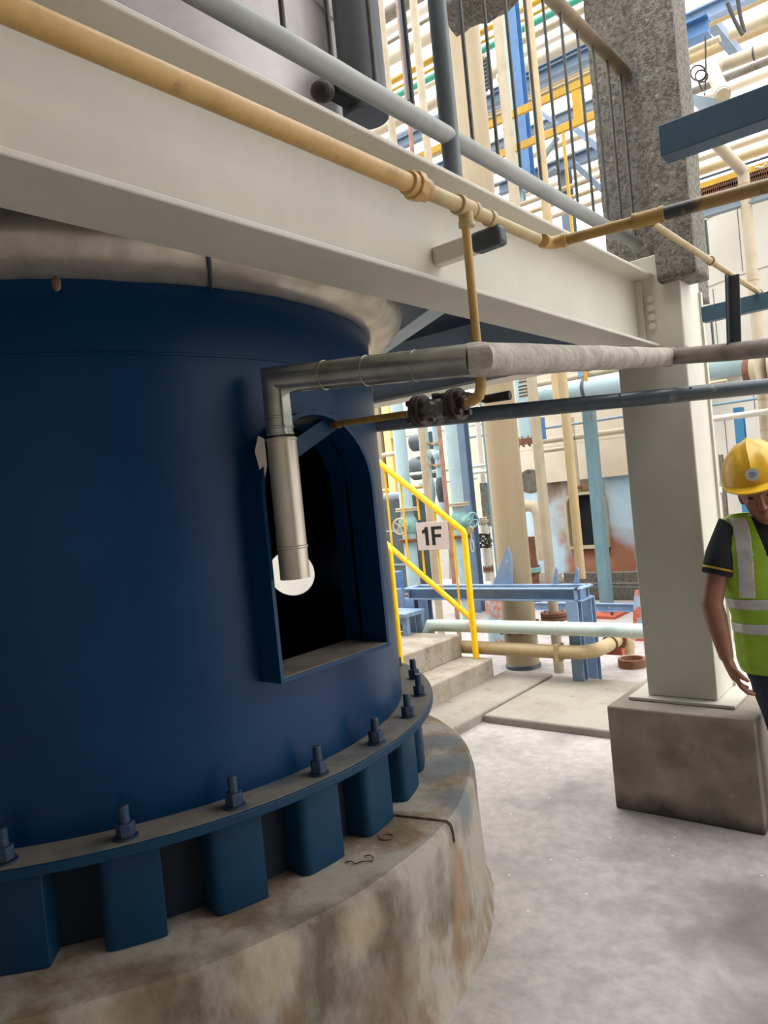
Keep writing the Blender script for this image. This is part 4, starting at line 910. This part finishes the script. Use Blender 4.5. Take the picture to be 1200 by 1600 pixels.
# ================================================================== right of the coated column
RR = [
 ('rack_pipe','fat ivory pipe highest at the right behind the dark cables',1175,40,8.6,1140,1260,19,'ivory'),
 ('rack_pipe','ivory pipe at the top right corner of the rack',1160,14,9.3,1100,1260,10,'tan'),
 ('rack_pipe','ivory pipe just below the fat elbow pipe at right',1170,126,8.8,1060,1260,14,'claddingcream'),
 ('rack_pipe','long ivory pipe left of the cable loop behind the coated column',1090,75,9.2,1050,1125,10,'ivory'),
 ('rack_pipe','cream pipe upper of two right below the deep blue channel beam',1140,232,7.9,1060,1260,10,'ivory'),
 ('rack_pipe','tan pipe lower of two right below the deep blue channel beam',1140,252,7.6,1060,1260,14,'tan'),
 ('rack_pipe','white pipe seen just under the edge of the deep blue channel beam',1190,212,8.2,1080,1260,9,'tankwhite'),
]
for nm,lab,px,py,Y,l,r,dia,m in RR: hpipe(nm,lab,'pipe',px,py,Y,l,r,dia,M[m],group='level pipes of the upper rack')
hpipe('rack_beam','grey blue beam across the top right of the photo','beam',1090,28,7.4,1040,1260,22,M['sky_blue'],bar=.7)
hpipe('rack_beam','vivid blue box beam end beside the coated column','beam',1080,52,7.1,1052,1108,28,M['royal'],bar=.9)
hpipe('rack_beam','grey blue beam behind the stained pipe at the right','beam',1140,318,6.6,1070,1260,20,M['bluegrey'],bar=.7)
def ypipe(name,label,cat,a,b,X,dia,m,bands=(),bar=False):
    P, Q = at(*a,X=X), at(*b,X=X); d = (P-EYE).dot(Fw); r = dia*d/FPX/2
    if bar: return tag(MB().bar(P,Q,r*2,r*2.4).build(name,m,bevel=.005),label,cat)
    if bands:
        t = thing(name,label,cat,tuple(P)); MB().tube([P,(P+Q)/2,Q],r,18).build('pipe_run',m,t)
        for f in bands: MB().disc(P+(Q-P)*f,Q-P,r*1.08,r*.3,18).build('pipe_band',M['dark_steel'],t)
        return t
    return tag(MB().tube([P,(P+Q)/2,Q],r,16).build(name,m),label,cat)
ypipe('rack_brace_beam','blue beam slanting down right from the vivid blue box beam','beam',(1107,28),(1158,92),-2.1,15,M['steelblue'],bar=True)
# elbowed fat pipe
P0 = at(1225,66,Y=7.0); P1 = at(1124,104,Y=7.0); P2 = at(1113,108,Y=6.9); P3 = at(1130,150,Y=6.2)
r = 10*(P1-EYE).dot(Fw)/FPX
ep = thing('elbow_pipe', 'fat ivory elbow pipe with dark bands above the deep blue channel beam', 'pipe', tuple(P3))
MB().tube([P0,P1,P2+Vector((0,-.02,0)),P3],r,20).build('pipe_run',M['ivory'],ep)
for P,Q,f in ((P0,P1,.45),(P0,P1,.98),(P2,P3,.45),(P2,P3,.95)): MB().disc(P+(Q-P)*f,Q-P,r*1.06,r*.25,20).build('pipe_band',M['dark_steel'],ep)
P, Q = at(1117,222,Y=6.2), at(1161,268,Y=6.6)
dp = thing('diagonal_pipe', 'ivory pipe slanting down right from the deep blue channel beam into an upright', 'pipe', tuple(Q))
r = 8.5*(Q-EYE).dot(Fw)/FPX
q2 = at(1186,640,Y=6.6)
MB().tube([P+(P-Q)*1.2,P,Q,Vector((Q.x,6.6,Q.z-.15)),Vector((Q.x,6.6,.0))],r,20).build('pipe_run',M['ivory'],dp)
for z in (Q.z-.1,2.95,2.0,1.75,.5): MB().disc((Q.x,6.6,z),(0,0,1),r*1.06,r*.22,20).build('joint_ring',M['tan'],dp)
MB().disc(Q,(Q-P),r*1.1,r*.4,20).build('joint_ring',M['tan'],dp)
# cables
for i,(a,b,lab) in enumerate((((1137,5),(1160,54),'left of two dark cables hanging at the top right'),((1152,-5),(1163,50),'right of two dark cables hanging at the top right'))):
    tag(MB().tube([at(*a,Y=7.0+.15*i),at((a[0]+b[0])/2-1,(a[1]+b[1])/2+2,Y=7.0+.15*i),at(*b,Y=7.0+.15*i)],.016,8).build('cable',M['cable']),lab,'cable')
lp = []
for i in range(33):
    w = 2*math.pi*i/16; k = 1 if i < 17 else .8
    lp.append(at((1091 if i < 17 else 1096)+12*k*math.cos(w), (114 if i < 17 else 119)+12*k*math.sin(w), Y=6.4+.004*i))
lp += [at(1092,130,Y=6.5),at(1101,149,Y=6.5),at(1103,115,Y=6.5),at(1102,58,Y=6.5)]
tag(MB().tube(lp,.007,6).build('cable_loop',M['cable']),'loop of thin black cable hanging beside the coated column','cable')
tag(MB().prism([at(1076,146,Y=6.9),at(1128,156,Y=6.9),at(1100,172,Y=6.9),at(1085,165,Y=6.9)],Vector((0,1,0)),.3).build('grey_hood',M['bluegrey']),'small grey hood under the cable loop','hood')
# lace edged tray
z = at(1140,278,Y=7.0).z; xa_, xb_ = xat(1066,7.0,z), xat(1270,7.0,z)
tr = thing('cable_tray','yellow edged cable tray with brown mesh side at the right','cable tray',(xa_,7.0,z-.1))
MB().box((xa_,6.98,z-.02),(xb_,7.02,z+.03)).build('yellow_edge',M['mustard'],tr)
mb_ = MB(); k = 0; x = xa_
MB().box((xa_,7.0,z-.11),(xb_,7.01,z-.02)).build('mesh_side',M['brown'],tr)
nn = 60
for i in range(nn):
    x = xa_+(xb_-xa_)*i/nn; mb_.bar((x,6.985,z-.11),(x+(xb_-xa_)/nn,6.985,z-.02),.012,.012).bar((x,6.985,z-.02),(x+(xb_-xa_)/nn,6.985,z-.11),.012,.012)
mb_.build('lattice',M['rust'],tr)['kind'] = 'stuff'
hpipe('dark_conduit','dark thin conduit just above the yellow edged tray','conduit',1130,268,7.2,1060,1260,4,M['slate'])
tag(MB().tube([at(1180,262,Y=6.8),at(1192,262,Y=6.8),at(1199,256,Y=6.8)],.012,8).build('small_hook',M['ivory']),'small hook of pipe above the tray at the right edge','pipe')
# white tank right
wc = at(1330,480,Y=9.0); WR = 1.75
e_ = at(1108,440,Y=9.0)
wt = thing('white_tank','big white panelled tank at the right edge behind the ivory upright','tank',(wc.x,wc.y,0))
pr = []
for i in range(6):
    z = .1+.62*i; pr += [(WR,z),(WR,z+.6),(WR-.012,z+.603),(WR-.012,z+.617)]
MB().lathe(pr+[(WR,3.82),(WR-.1,3.9),(.3,4.1)],wc.xy.to_3d(),seg=120).build('panelled_wall',M['tankwhite'],wt,smooth=30)
for i in range(6):
    for k in range(8):
        a = 150+(i % 2)*11+22*k; z = .1+.62*i
        v0 = Vector((wc.x+(WR+.001)*math.cos(R_(a)),wc.y+(WR+.001)*math.sin(R_(a)),z+.02))
        MB().bar(v0,v0+Vector((0,0,.56)),.006,.006).build('panel_seam',M['bare_pipe'],wt)
ladder('cable_ladder','upper white slatted ladder strip between coated column and white tank',1096,345,1100,398,7.2,9,14,'tankwhite','slate')
ladder('cable_ladder','lower white slatted ladder strip beside the white column flange',1104,498,1108,542,7.2,10,9,'tankwhite','slate')
vert('ivory_upright','cream upright between the ladder strips and the white tank','pipe',1107,440,7.8,5,1.2,3.6,M['claddingcream'])
vbeam('blue_flat_post','flat blue post right of the column behind the yellow helmet',1155,650,6.9,13,0,1.98,mat('flat_blue', (58,124,166), .5))
hpipe('white_level_pipe','white level pipe right of the column above the helmet','pipe',1135,652,6.5,1095,1260,10,M['tankwhite'])
hpipe('teal_level_bar','thin teal level bar above the white level pipe at right','pipe',1135,630,6.8,1095,1260,4,M['tealpost'])
hpipe('short_level_pipe','short capped ivory pipe just below the big pale blue one at right','pipe',1122,597,6.9,1100,1136,6,M['ivory'])
vert('white_drum_upright','wide white upright left of the helmet behind the flat blue post','pipe',1138,690,8.0,16,0,1.75,M['tankwhite'])
vert('white_upright','narrow white upright hugging the lit side of the column','pipe',1116,720,5.6,5,0,2.2,M['tankwhite'],[(1.33,3.0,.04,'tankwhite')])
vbeam('grey_upright','small grey upright between white ones left of the helmet',1127,720,7.2,6,0,1.6,M['bare_pipe'])
c = at(1196,577,Y=6.3); t = thing('wheel_flange','rust streaked round flange at the right edge under the bare pipe','flange',(c.x,c.y,c.z-.2))
MB().disc(c,(1,-.35,0),.19,.05,30).build('disc',M['ivory'],t,bevel=.006)
MB().disc(c-Vector((.05,-.02,0)),(1,-.35,0),.15,.1,30).build('hub',M['rust'],t)
tag(MB().tube([c+Vector((.03,0,0)),c+Vector((1.2,-.0,0))],.13,20).build('level_main',M['ivory']),'ivory pipe behind the rust streaked flange','pipe')
tag(MB().box((-3.0,13.2,0),(3.5,13.6,3.2)).build('far_wall',M['tankwhite']),'white far building wall low behind the flat blue post','building')
tag(MB().box((-14.0,14.0,0),(-3.4,14.4,3.0)).build('far_wall',M['claddingcream']),'cream far building wall behind the valve columns','building')
# extra clutter low behind the rail columns
for i,(py,l,r,dia,m,lab) in enumerate((
    (640,610,800,9,'ivory','ivory level pipe under the cross beam behind the valve columns'),
    (655,610,800,6,'bare_pipe','grey level pipe under the ivory one behind the valve columns'),
    (672,610,800,5,'tankwhite','white level pipe below the valves handle behind the columns'),
    (757,598,660,6,'tan','tan level pipe left of the first valve column'),
    (690,720,780,4,'bluegrey','grey level conduit left of the thick beige pipe'),
    (664,720,780,5,'ivory','ivory level conduit left of the thick beige pipe'))):
    hpipe('level_pipe',lab,'pipe',690,py,9.2+.12*i,l,r,dia,M[m])
# ================================================================== worker
WB = Vector((-.70, 3.276, 0)); UX = Vector((math.cos(YAW), math.sin(YAW), 0)); WX = Vector((math.sin(YAW), -math.cos(YAW), 0)); UZ = Vector((0,0,1))
def wp_(u, w, z): return WB+UX*u+WX*w+UZ*z
TH = R_(18); FD = WX*math.cos(TH)-UX*math.sin(TH); SD = UX*math.cos(TH)+WX*math.sin(TH)
M['skin'] = mat('skin', (138,92,72), .5, c2=(122,78,60), scale=18, bump=.05, bscale=200)
M['shirt'] = mat('black_shirt', (24,26,30), .85, c2=(34,36,40), scale=20, bump=.3, bscale=30)
M['hivis'] = mat('lime_vest', (146,184,44), .7, c2=(122,160,34), scale=8, bump=.35, bscale=16)
M['reflect'] = mat('grey_reflective_tape', (196,194,192), .4, .15, c2=(172,170,170), scale=14, bump=.15, bscale=30)
M['jeans'] = mat('dark_trousers', (26,34,50), .85, c2=(36,46,64), scale=14, bump=.4, bscale=24)
M['hat'] = mat('helmet_yellow', (226,178,46), .35, c2=(208,160,36), scale=6)
wk = thing('person', 'worker in yellow hard hat and lime vest looking down beside the white column', 'person', tuple(wp_(.08,0,0)))
TR_ = [(.62,.065,.0,.150,.098),(.70,.06,0,.165,.105),(.78,.05,0,.16,.105),(.88,.035,0,.15,.10),(1.0,.018,0,.158,.105),(1.10,.006,.004,.172,.112),(1.17,.0,.006,.180,.108),(1.215,0,.006,.176,.096),(1.245,.0,.006,.158,.082),(1.27,.0,.01,.118,.068),(1.29,0,.016,.068,.06)]
def tors(z, phi, off=0.):
    for i in range(len(TR_)-1):
        a, b = TR_[i], TR_[i+1]
        if z <= b[0] or i == len(TR_)-2:
            t = (z-a[0])/(b[0]-a[0]); t = max(0, min(1, t)); break
    q = [a[k]+(b[k]-a[k])*t for k in range(5)]
    c, s = math.cos(phi), math.sin(phi); e = .82
    x = math.copysign(abs(c)**e, c)*(q[3]+off); y = math.copysign(abs(s)**e, s)*(q[4]+off)
    return wp_(q[1], q[2], z)+SD*x+FD*y
NP = 32
bd = MB()
bd.loft([[tors(z, 2*math.pi*i/NP) for i in range(NP)] for z in (.62,.66,.7,.74,.78,.84,.9,.96,1.02,1.08,1.14,1.18,1.21,1.235,1.255,1.275,1.29)])
# head frame: bowed and turned to the left of the photo
HY, HP, HR = R_(28), R_(15), R_(-9)
f0 = WX*math.cos(HY)-UX*math.sin(HY); s0 = UX*math.cos(HY)+WX*math.sin(HY)
HF = f0*math.cos(HP)-UZ*math.sin(HP); HU = UZ*math.cos(HP)+f0*math.sin(HP)
HS = s0*math.cos(HR)-HU*math.sin(HR); HU = HU*math.cos(HR)+s0*math.sin(HR)
HC = wp_(-.035,.075,1.383)
HM = Matrix((HS, HF, HU)).transposed()
def hp(s, f, u): return HC+HS*s+HF*f+HU*u
bd.tube([wp_(0,.01,1.25), wp_(0,.03,1.31), HC-HU*.05-HF*.015], [.062,.056,.056], 16)
bd.ball(hp(0,-.008,.02), .074,.092,.092, 24, 16, HM)
bd.loft([[hp(rx*math.cos(2*math.pi*i/20), fc+ry*math.sin(2*math.pi*i/20), u) for i in range(20)] for u,fc,rx,ry in ((.05,.0,.07,.085),(.0,.008,.07,.078),(-.03,.014,.066,.072),(-.06,.022,.058,.062),(-.085,.032,.046,.05),(-.105,.042,.032,.036),(-.115,.046,.018,.022))])
bd.tube([hp(0,.082,.012), hp(0,.097,-.012), hp(0,.106,-.032), hp(0,.094,-.042)], [.008,.010,.0135,.011], 10)          # nose
for s in (-1,1):
    bd.ball(hp(s*.010,.094,-.036), .009,.009,.008, 8, 6, HM)                                   # nostrils
    bd.ball(hp(s*.034,.072,-.02), .022,.016,.02, 10, 8, HM)                                    # cheeks
    bd.tube([hp(s*.012,.084,.026), hp(s*.032,.08,.03), hp(s*.052,.064,.022)], [.008,.009,.007], 8)   # brow ridge
    bd.ball(hp(s*.074,-.01,-.01), .010,.020,.032, 10, 8, HM)                                   # ears
    bd.ball(hp(s*.032,.072,.008), .014,.010,.009, 10, 8, HM)                                   # lids
bd.tube([hp(-.022,.079,-.062), hp(0,.088,-.060), hp(.022,.079,-.062)], [.004,.0068,.004], 8)
bd.tube([hp(-.019,.079,-.071), hp(0,.087,-.072), hp(.019,.079,-.071)], [.004,.0075,.004], 8)
bd.ball(hp(0,.074,-.098), .02,.016,.015, 10, 8, HM)
# arms and hands
def arm(s, sh, el, wr, kn, tip, thumb_dir):
    bd.tube([sh, sh+(el-sh)*.3, el+(sh-el)*.2, el, el+(wr-el)*.25, el+(wr-el)*.7, wr], [.042,.045,.042,.041,.043,.034,.027], 16)
    ax = (kn-wr).normalized(); pn = FD; side = ax.cross(pn).normalized()*(1 if s < 0 else -1)
    if side.dot(FD) < 0 and False: side = -side
    L = (kn-wr).length
    pal = []
    # palm faces the thigh: the flat of the hand lies in the forward / downward plane
    wid = (FD - ax*FD.dot(ax)).normalized(); thick = ax.cross(wid).normalized()
    for t, a, b in ((-.1,.026,.021),(.15,.033,.021),(.45,.045,.021),(.8,.047,.019),(1.0,.045,.016)):
        c = wr+(kn-wr)*t
        pal.append([c+wid*math.cos(2*math.pi*i/14)*a+thick*math.sin(2*math.pi*i/14)*b for i in range(14)])
    bd.loft(pal)
    curl = (tip-kn); 
    for k,(o,l) in enumerate(((.034,1.05),(.0115,1.15),(-.0115,1.08),(-.034,.85))):
        b0 = kn+wid*o-ax*.012; d1 = (ax*.8+curl.normalized()*.35).normalized(); d2 = (curl.normalized()+wid*(-.03*(k-1.5))).normalized()
        inw = (curl-ax*curl.dot(ax)).normalized(); d3 = (d2*.75+inw*.65).normalized()
        p1 = b0+d1*.040*l; p2 = p1+d2*.028*l; p3 = p2+d3*.022*l
        bd.tube([b0,p1,p2,p3,p3+d3*.003],[.0108,.0100,.0092,.0082,.0045],10)
    t0 = wr+(kn-wr)*.35+wid*.028; inw = (curl-ax*curl.dot(ax)).normalized()
    t1 = t0+(wid*.55+ax*.7+inw*.35).normalized()*.036; t2 = t1+(ax*.9+inw*.45+wid*.1).normalized()*.03; t3 = t2+(ax*.85+inw*.6-wid*.1).normalized()*.022
    bd.tube([wr+(kn-wr)*.15+wid*.012,t0,t1,t2,t3],[.014,.0135,.011,.010,.007],10)
arm(-1, wp_(-.165,.005,1.215), wp_(-.238,.015,.955), wp_(-.214,.05,.735), wp_(-.192,.065,.655), wp_(-.130,.085,.585), 1)
arm(1, wp_(.165,.03,1.215), wp_(.235,.03,.96), wp_(.235,.10,.75), wp_(.222,.125,.675), wp_(.18,.15,.61), 1)
LEGS = [((-.018,.0,.68),(.012,.03,.40),(.05,-.015,.09)),((.142,.03,.68),(.165,.06,.40),(.20,.02,.09))]
for h,k,a in LEGS:
    h,k,a = wp_(*h),wp_(*k),wp_(*a)
    bd.tube([h,h+(k-h)*.5,k,k+(a-k)*.3,a],[.082,.07,.052,.05,.036],16)
    bd.tube([a+UZ*.02,a-UZ*.05,a-UZ*.05+FD*.12],[.036,.036,.025],12)
bo = bd.build('body', M['skin'], wk, smooth=180)
md = bo.modifiers.new('remesh','REMESH'); md.mode = 'VOXEL'; md.voxel_size = .0048; md.use_smooth_shade = True
sm = bo.modifiers.new('smooth','SMOOTH'); sm.factor = .5; sm.iterations = 3
bpy.context.view_layer.update()
me = bpy.data.meshes.new_from_object(bo.evaluated_get(bpy.context.evaluated_depsgraph_get()))
bo.modifiers.clear(); bo.data = me
for p in me.polygons: p.use_smooth = True
for s in (-1,1):
    MB().ball(hp(s*.032,.0755,.006), .0125,.0095,.0075, 12, 8, HM).build('eye', M['black'], wk)
# hair
MB().loft([[hp(rx*math.cos(2*math.pi*i/28), fc+ry*math.sin(2*math.pi*i/28), u) for i in range(28)] for u,fc,rx,ry in ((.095,-.012,.05,.06),(.06,-.012,.078,.092),(.02,-.022,.079,.085),(-.015,-.038,.076,.068),(-.045,-.05,.062,.05))]).build('hair', M['ink'], wk)
# helmet
HB = HC+HU*.07-HF*.004
def hh(s, f, u): return HB+HS*s+HF*f+HU*u
hm = MB(); rings = []
for i in range(9):
    e = math.pi/2*i/8.6; r = []
    for j in range(40):
        w = 2*math.pi*j/40; cx, sx = math.cos(w), math.sin(w)
        rid = .013*max(0, 1-abs(cx*.128*math.cos(e))/.022)*(1 if e > .25 else 0) + .008*max(0, 1-abs(abs(cx*.128*math.cos(e))-.045)/.012)*(1 if e > .35 else 0)
        k = 1+rid/.14
        r.append(hh(.122*cx*math.cos(e)*k, .143*sx*math.cos(e)*k, .138*math.sin(e)*k))
    rings.append(r)
hm.loft(rings)
hat = hm.build('hard_hat', M['hat'], wk, smooth=50)
br = MB(); vs = []
for ring,(ks,du) in enumerate(((.97,.0),(1.0,-.002),(1.0,-.007),(.97,-.006))):
    for j in range(48):
        w = 2*math.pi*j/48; fr_ = max(0, math.sin(w))
        ext = (.0 if ring in (0,3) else .010+.052*fr_**2.2); drop = -.006*fr_**2 if ring in (1,2) else 0
        vs.append(hh((.122*ks+ext*.55)*math.cos(w), (.143*ks+ext)*math.sin(w), du+drop))
br.add(vs,[(a*48+j, a*48+(j+1)%48, ((a+1)%4)*48+(j+1)%48, ((a+1)%4)*48+j) for a in range(4) for j in range(48)])
br.build('brim', M['hat'], hat, smooth=60)
bn = (HF*.93+HU*.36).normalized(); bcn = hh(0,.148,.045)
bg_ = MB().disc(bcn, bn, .024, .01, 28).build('badge', M['reflect'], hat); bg_['label'] = 'round grey badge'
a_, b_ = frame_of(bn)
MB().tube([bcn+bn*.006+a_*x+b_*y for x,y in ((-.013,.002),(-.006,.009),(0,.002),(.006,.009),(.012,.0),(.004,-.008),(-.004,-.006),(-.012,-.004))],.0018,6).build('badge_mark', M['steelblue'], bg_)
# shirt with sleeves
sh = MB()
zs = [.72,.78,.84,.9,.96,1.02,1.08,1.14,1.18,1.21,1.235,1.255,1.272,1.284]
sh.loft([[tors(z, 2*math.pi*i/NP, .009) for i in range(NP)] for z in zs], caps=False)
slv = []
for s in (-1,1):
    a, c = wp_(s*.128,.008,1.222), (wp_(-.205,.012,1.068) if s < 0 else wp_(.203,.03,1.07))
    m_ = a+(c-a)*.5+UX*s*.014
    sh.tube([a-UX*s*.03, a+UX*s*.012+UZ*.006, m_, c, c+(c-m_).normalized()*.004],[.03,.056,.06,.06,.054],18)
    slv.append((m_, c))
so = sh.build('shirt', M['shirt'], wk, smooth=60)
for m_, c in slv:
    ax = (c-m_).normalized()
    MB().tube([c-ax*.026,c-ax*.018],[.0618,.0618],18).build('sleeve_stripe', M['mustard'], so)
# trousers and shoes
tq = MB(); tq.loft([[tors(z, 2*math.pi*i/NP, .012) for i in range(NP)] for z in (.62,.66,.7,.74,.78)])
for h,k,a in LEGS:
    h,k,a = wp_(*h),wp_(*k),wp_(*a)
    tq.tube([h+UZ*.02,h+(k-h)*.35,h+(k-h)*.7,k,k+(a-k)*.5,a],[.094,.088,.074,.068,.062,.058],18)
tq.build('trousers', M['jeans'], wk, smooth=60)
for h,k,a in LEGS:
    a = wp_(*a)
    MB().loft([[a+FD*f-UZ*.09+SD*x*wd+UZ*(hh_*max(0,y)+.0) for x,y in [(math.cos(2*math.pi*i/14), math.sin(2*math.pi*i/14)) for i in range(14)]] for f,wd,hh_ in ((-.07,.02,.05),(-.06,.038,.085),(.0,.042,.095),(.06,.044,.065),(.12,.046,.05),(.17,.036,.04),(.185,.015,.02))]).build('shoe', M['black'], wk)
# lime vest, cut away at neck and armholes
def vest_ok(z, phi, half=.0):
    P = tors(z, phi, .026); 
    c = wp_(.0,.006,z); s = (P-c).dot(SD); f = (P-c).dot(FD)
    if z > 1.085+.02 and abs(s) > .152-(z-1.1)*.02: return False
    if f > 0 and z > 1.08 and abs(s-.0) < (z-1.08)*.26: return False
    return True
vm = MB(); nz, npn = 300, 440; z0_, z1_ = .655, 1.284
vs = []
for i in range(nz+1):
    for j in range(npn):
        z = z0_+(z1_-z0_)*i/nz; ph = 2*math.pi*j/npn
        wob = .004*noise.noise(Vector((math.cos(ph)*3, math.sin(ph)*3, z*6)))
        vs.append(tors(z, ph, .026+wob+.012*max(0,(z-1.2)/.08))+UZ*.014*max(0,(z-1.22)/.06))
fs = [(i*npn+j, i*npn+(j+1)%npn, (i+1)*npn+(j+1)%npn, (i+1)*npn+j) for i in range(nz) for j in range(npn) if vest_ok(z0_+(z1_-z0_)*(i+.5)/nz, 2*math.pi*(j+.5)/npn)]
vm.add(vs, fs)
vo = vm.build('safety_vest', M['hivis'], wk, smooth=180)
bm = bmesh.new(); bm.from_mesh(vo.data); bmesh.ops.delete(bm, geom=[v for v in bm.verts if not v.link_faces], context='VERTS'); bm.to_mesh(vo.data); bm.free()
sm_ = vo.modifiers.new('smooth','SMOOTH'); sm_.factor = .5; sm_.iterations = 12
so_ = vo.modifiers.new('solid','SOLIDIFY'); so_.thickness = .003
def patch(cond, za, zb, off, n1=16):
    m = MB(); vs = []; k = 256
    for i in range(n1+1):
        for j in range(k):
            z = za+(zb-za)*i/n1; ph = 2*math.pi*j/k
            wob = .004*noise.noise(Vector((math.cos(ph)*3, math.sin(ph)*3, z*6)))
            vs.append(tors(z, ph, off+wob+.012*max(0,(z-1.2)/.08))+UZ*.014*max(0,(z-1.22)/.06))
    fs = []
    for i in range(n1):
        for j in range(k):
            z = za+(zb-za)*(i+.5)/n1; ph = 2*math.pi*(j+.5)/k
            P = tors(z, ph, .02); c = wp_(.0,.006,z); s = (P-c).dot(SD); f = (P-c).dot(FD)
            if cond(s, f, z): fs.append((i*k+j, i*k+(j+1)%k, (i+1)*k+(j+1)%k, (i+1)*k+j))
    m.add(vs, fs); o = m.build('reflective_stripe', M['reflect'], vo, smooth=180)
    b = bmesh.new(); b.from_mesh(o.data); bmesh.ops.delete(b, geom=[v for v in b.verts if not v.link_faces], context='VERTS'); b.to_mesh(o.data); b.free()
    e_ = o.modifiers.new('smooth','SMOOTH'); e_.factor = .5; e_.iterations = 8
    d = o.modifiers.new('solid','SOLIDIFY'); d.thickness = .002
patch(lambda s,f,z: True, .915,.968,.0295,4)
patch(lambda s,f,z: True, .815,.868,.0295,4)
for sgn in (-1,1): patch(lambda s,f,z: sgn*s > .062 and sgn*s < .118, .968,1.278,.0295,60)
# ================================================================== light
w = bpy.data.worlds.new('World'); scene.world = w; w.use_nodes = True
# overcast sky: brightest overhead, paler towards the horizon
N = w.node_tree.nodes; L = w.node_tree.links; bg = N['Background']
tc = N.new('ShaderNodeTexCoord'); sx = N.new('ShaderNodeSeparateXYZ'); L.new(tc.outputs['Generated'], sx.inputs[0])
rm = N.new('ShaderNodeValToRGB'); L.new(sx.outputs['Z'], rm.inputs[0])
def grey(v): return (v, v, v*.985, 1)
SKY = ((0.0, .05), (.02, .26), (.35, .42), (1.0, 1.0))
rm.color_ramp.elements[0].position = SKY[0][0]; rm.color_ramp.elements[0].color = grey(SKY[0][1])
rm.color_ramp.elements[1].position = 1.0; rm.color_ramp.elements[1].color = grey(1.0)
for p_, v_ in SKY[1:-1]:
    e = rm.color_ramp.elements.new(p_); e.color = grey(v_)
L.new(rm.outputs[0], bg.inputs[0]); bg.inputs[1].default_value = 6.2
scene.view_settings.view_transform = 'Standard'; scene.view_settings.look = 'None'
scene.view_settings.exposure = .1; scene.view_settings.gamma = 1; scene.view_settings.use_curve_mapping = False
# unseen walls and roof added to block light around the gangway
M['blocker'] = mat('blocker_grey', (196,193,188), .9, c2=(176,173,168), scale=2)
struct(MB().box((-9,-2.5,0),(7,-2.3,4.5)).build('blocker_back', M['blocker'], loc=Vector((0,0,0))))
struct(MB().box((-9,-2.5,4.3),(7,1.45,4.5)).build('blocker_roof', M['blocker'], loc=Vector((0,0,0))))
struct(MB().box((-.1,1.45,4.3),(7,2.8,4.5)).build('blocker_canopy', M['blocker'], loc=Vector((0,0,0))))  # unseen canopy added to dim the beam web and the floor below
struct(MB().box((-9.2,-2.5,0),(-9,1.9,4.9)).build('blocker_left', M['blocker'], loc=Vector((0,0,0))))
for o in scene.objects:
    if '_w' in o: del o['_w']
    if o.get('label', 1) is None: del o['label']
scene.cycles.max_bounces = 8
struct(MB().box((7,-2.5,0),(7.2,1.9,4.5)).build('blocker_right', mat('blocker_dark', (62,60,58), .9, c2=(50,48,46), scale=2), loc=Vector((0,0,0))))  # unseen side wall, added dark so the vessel reflects less light
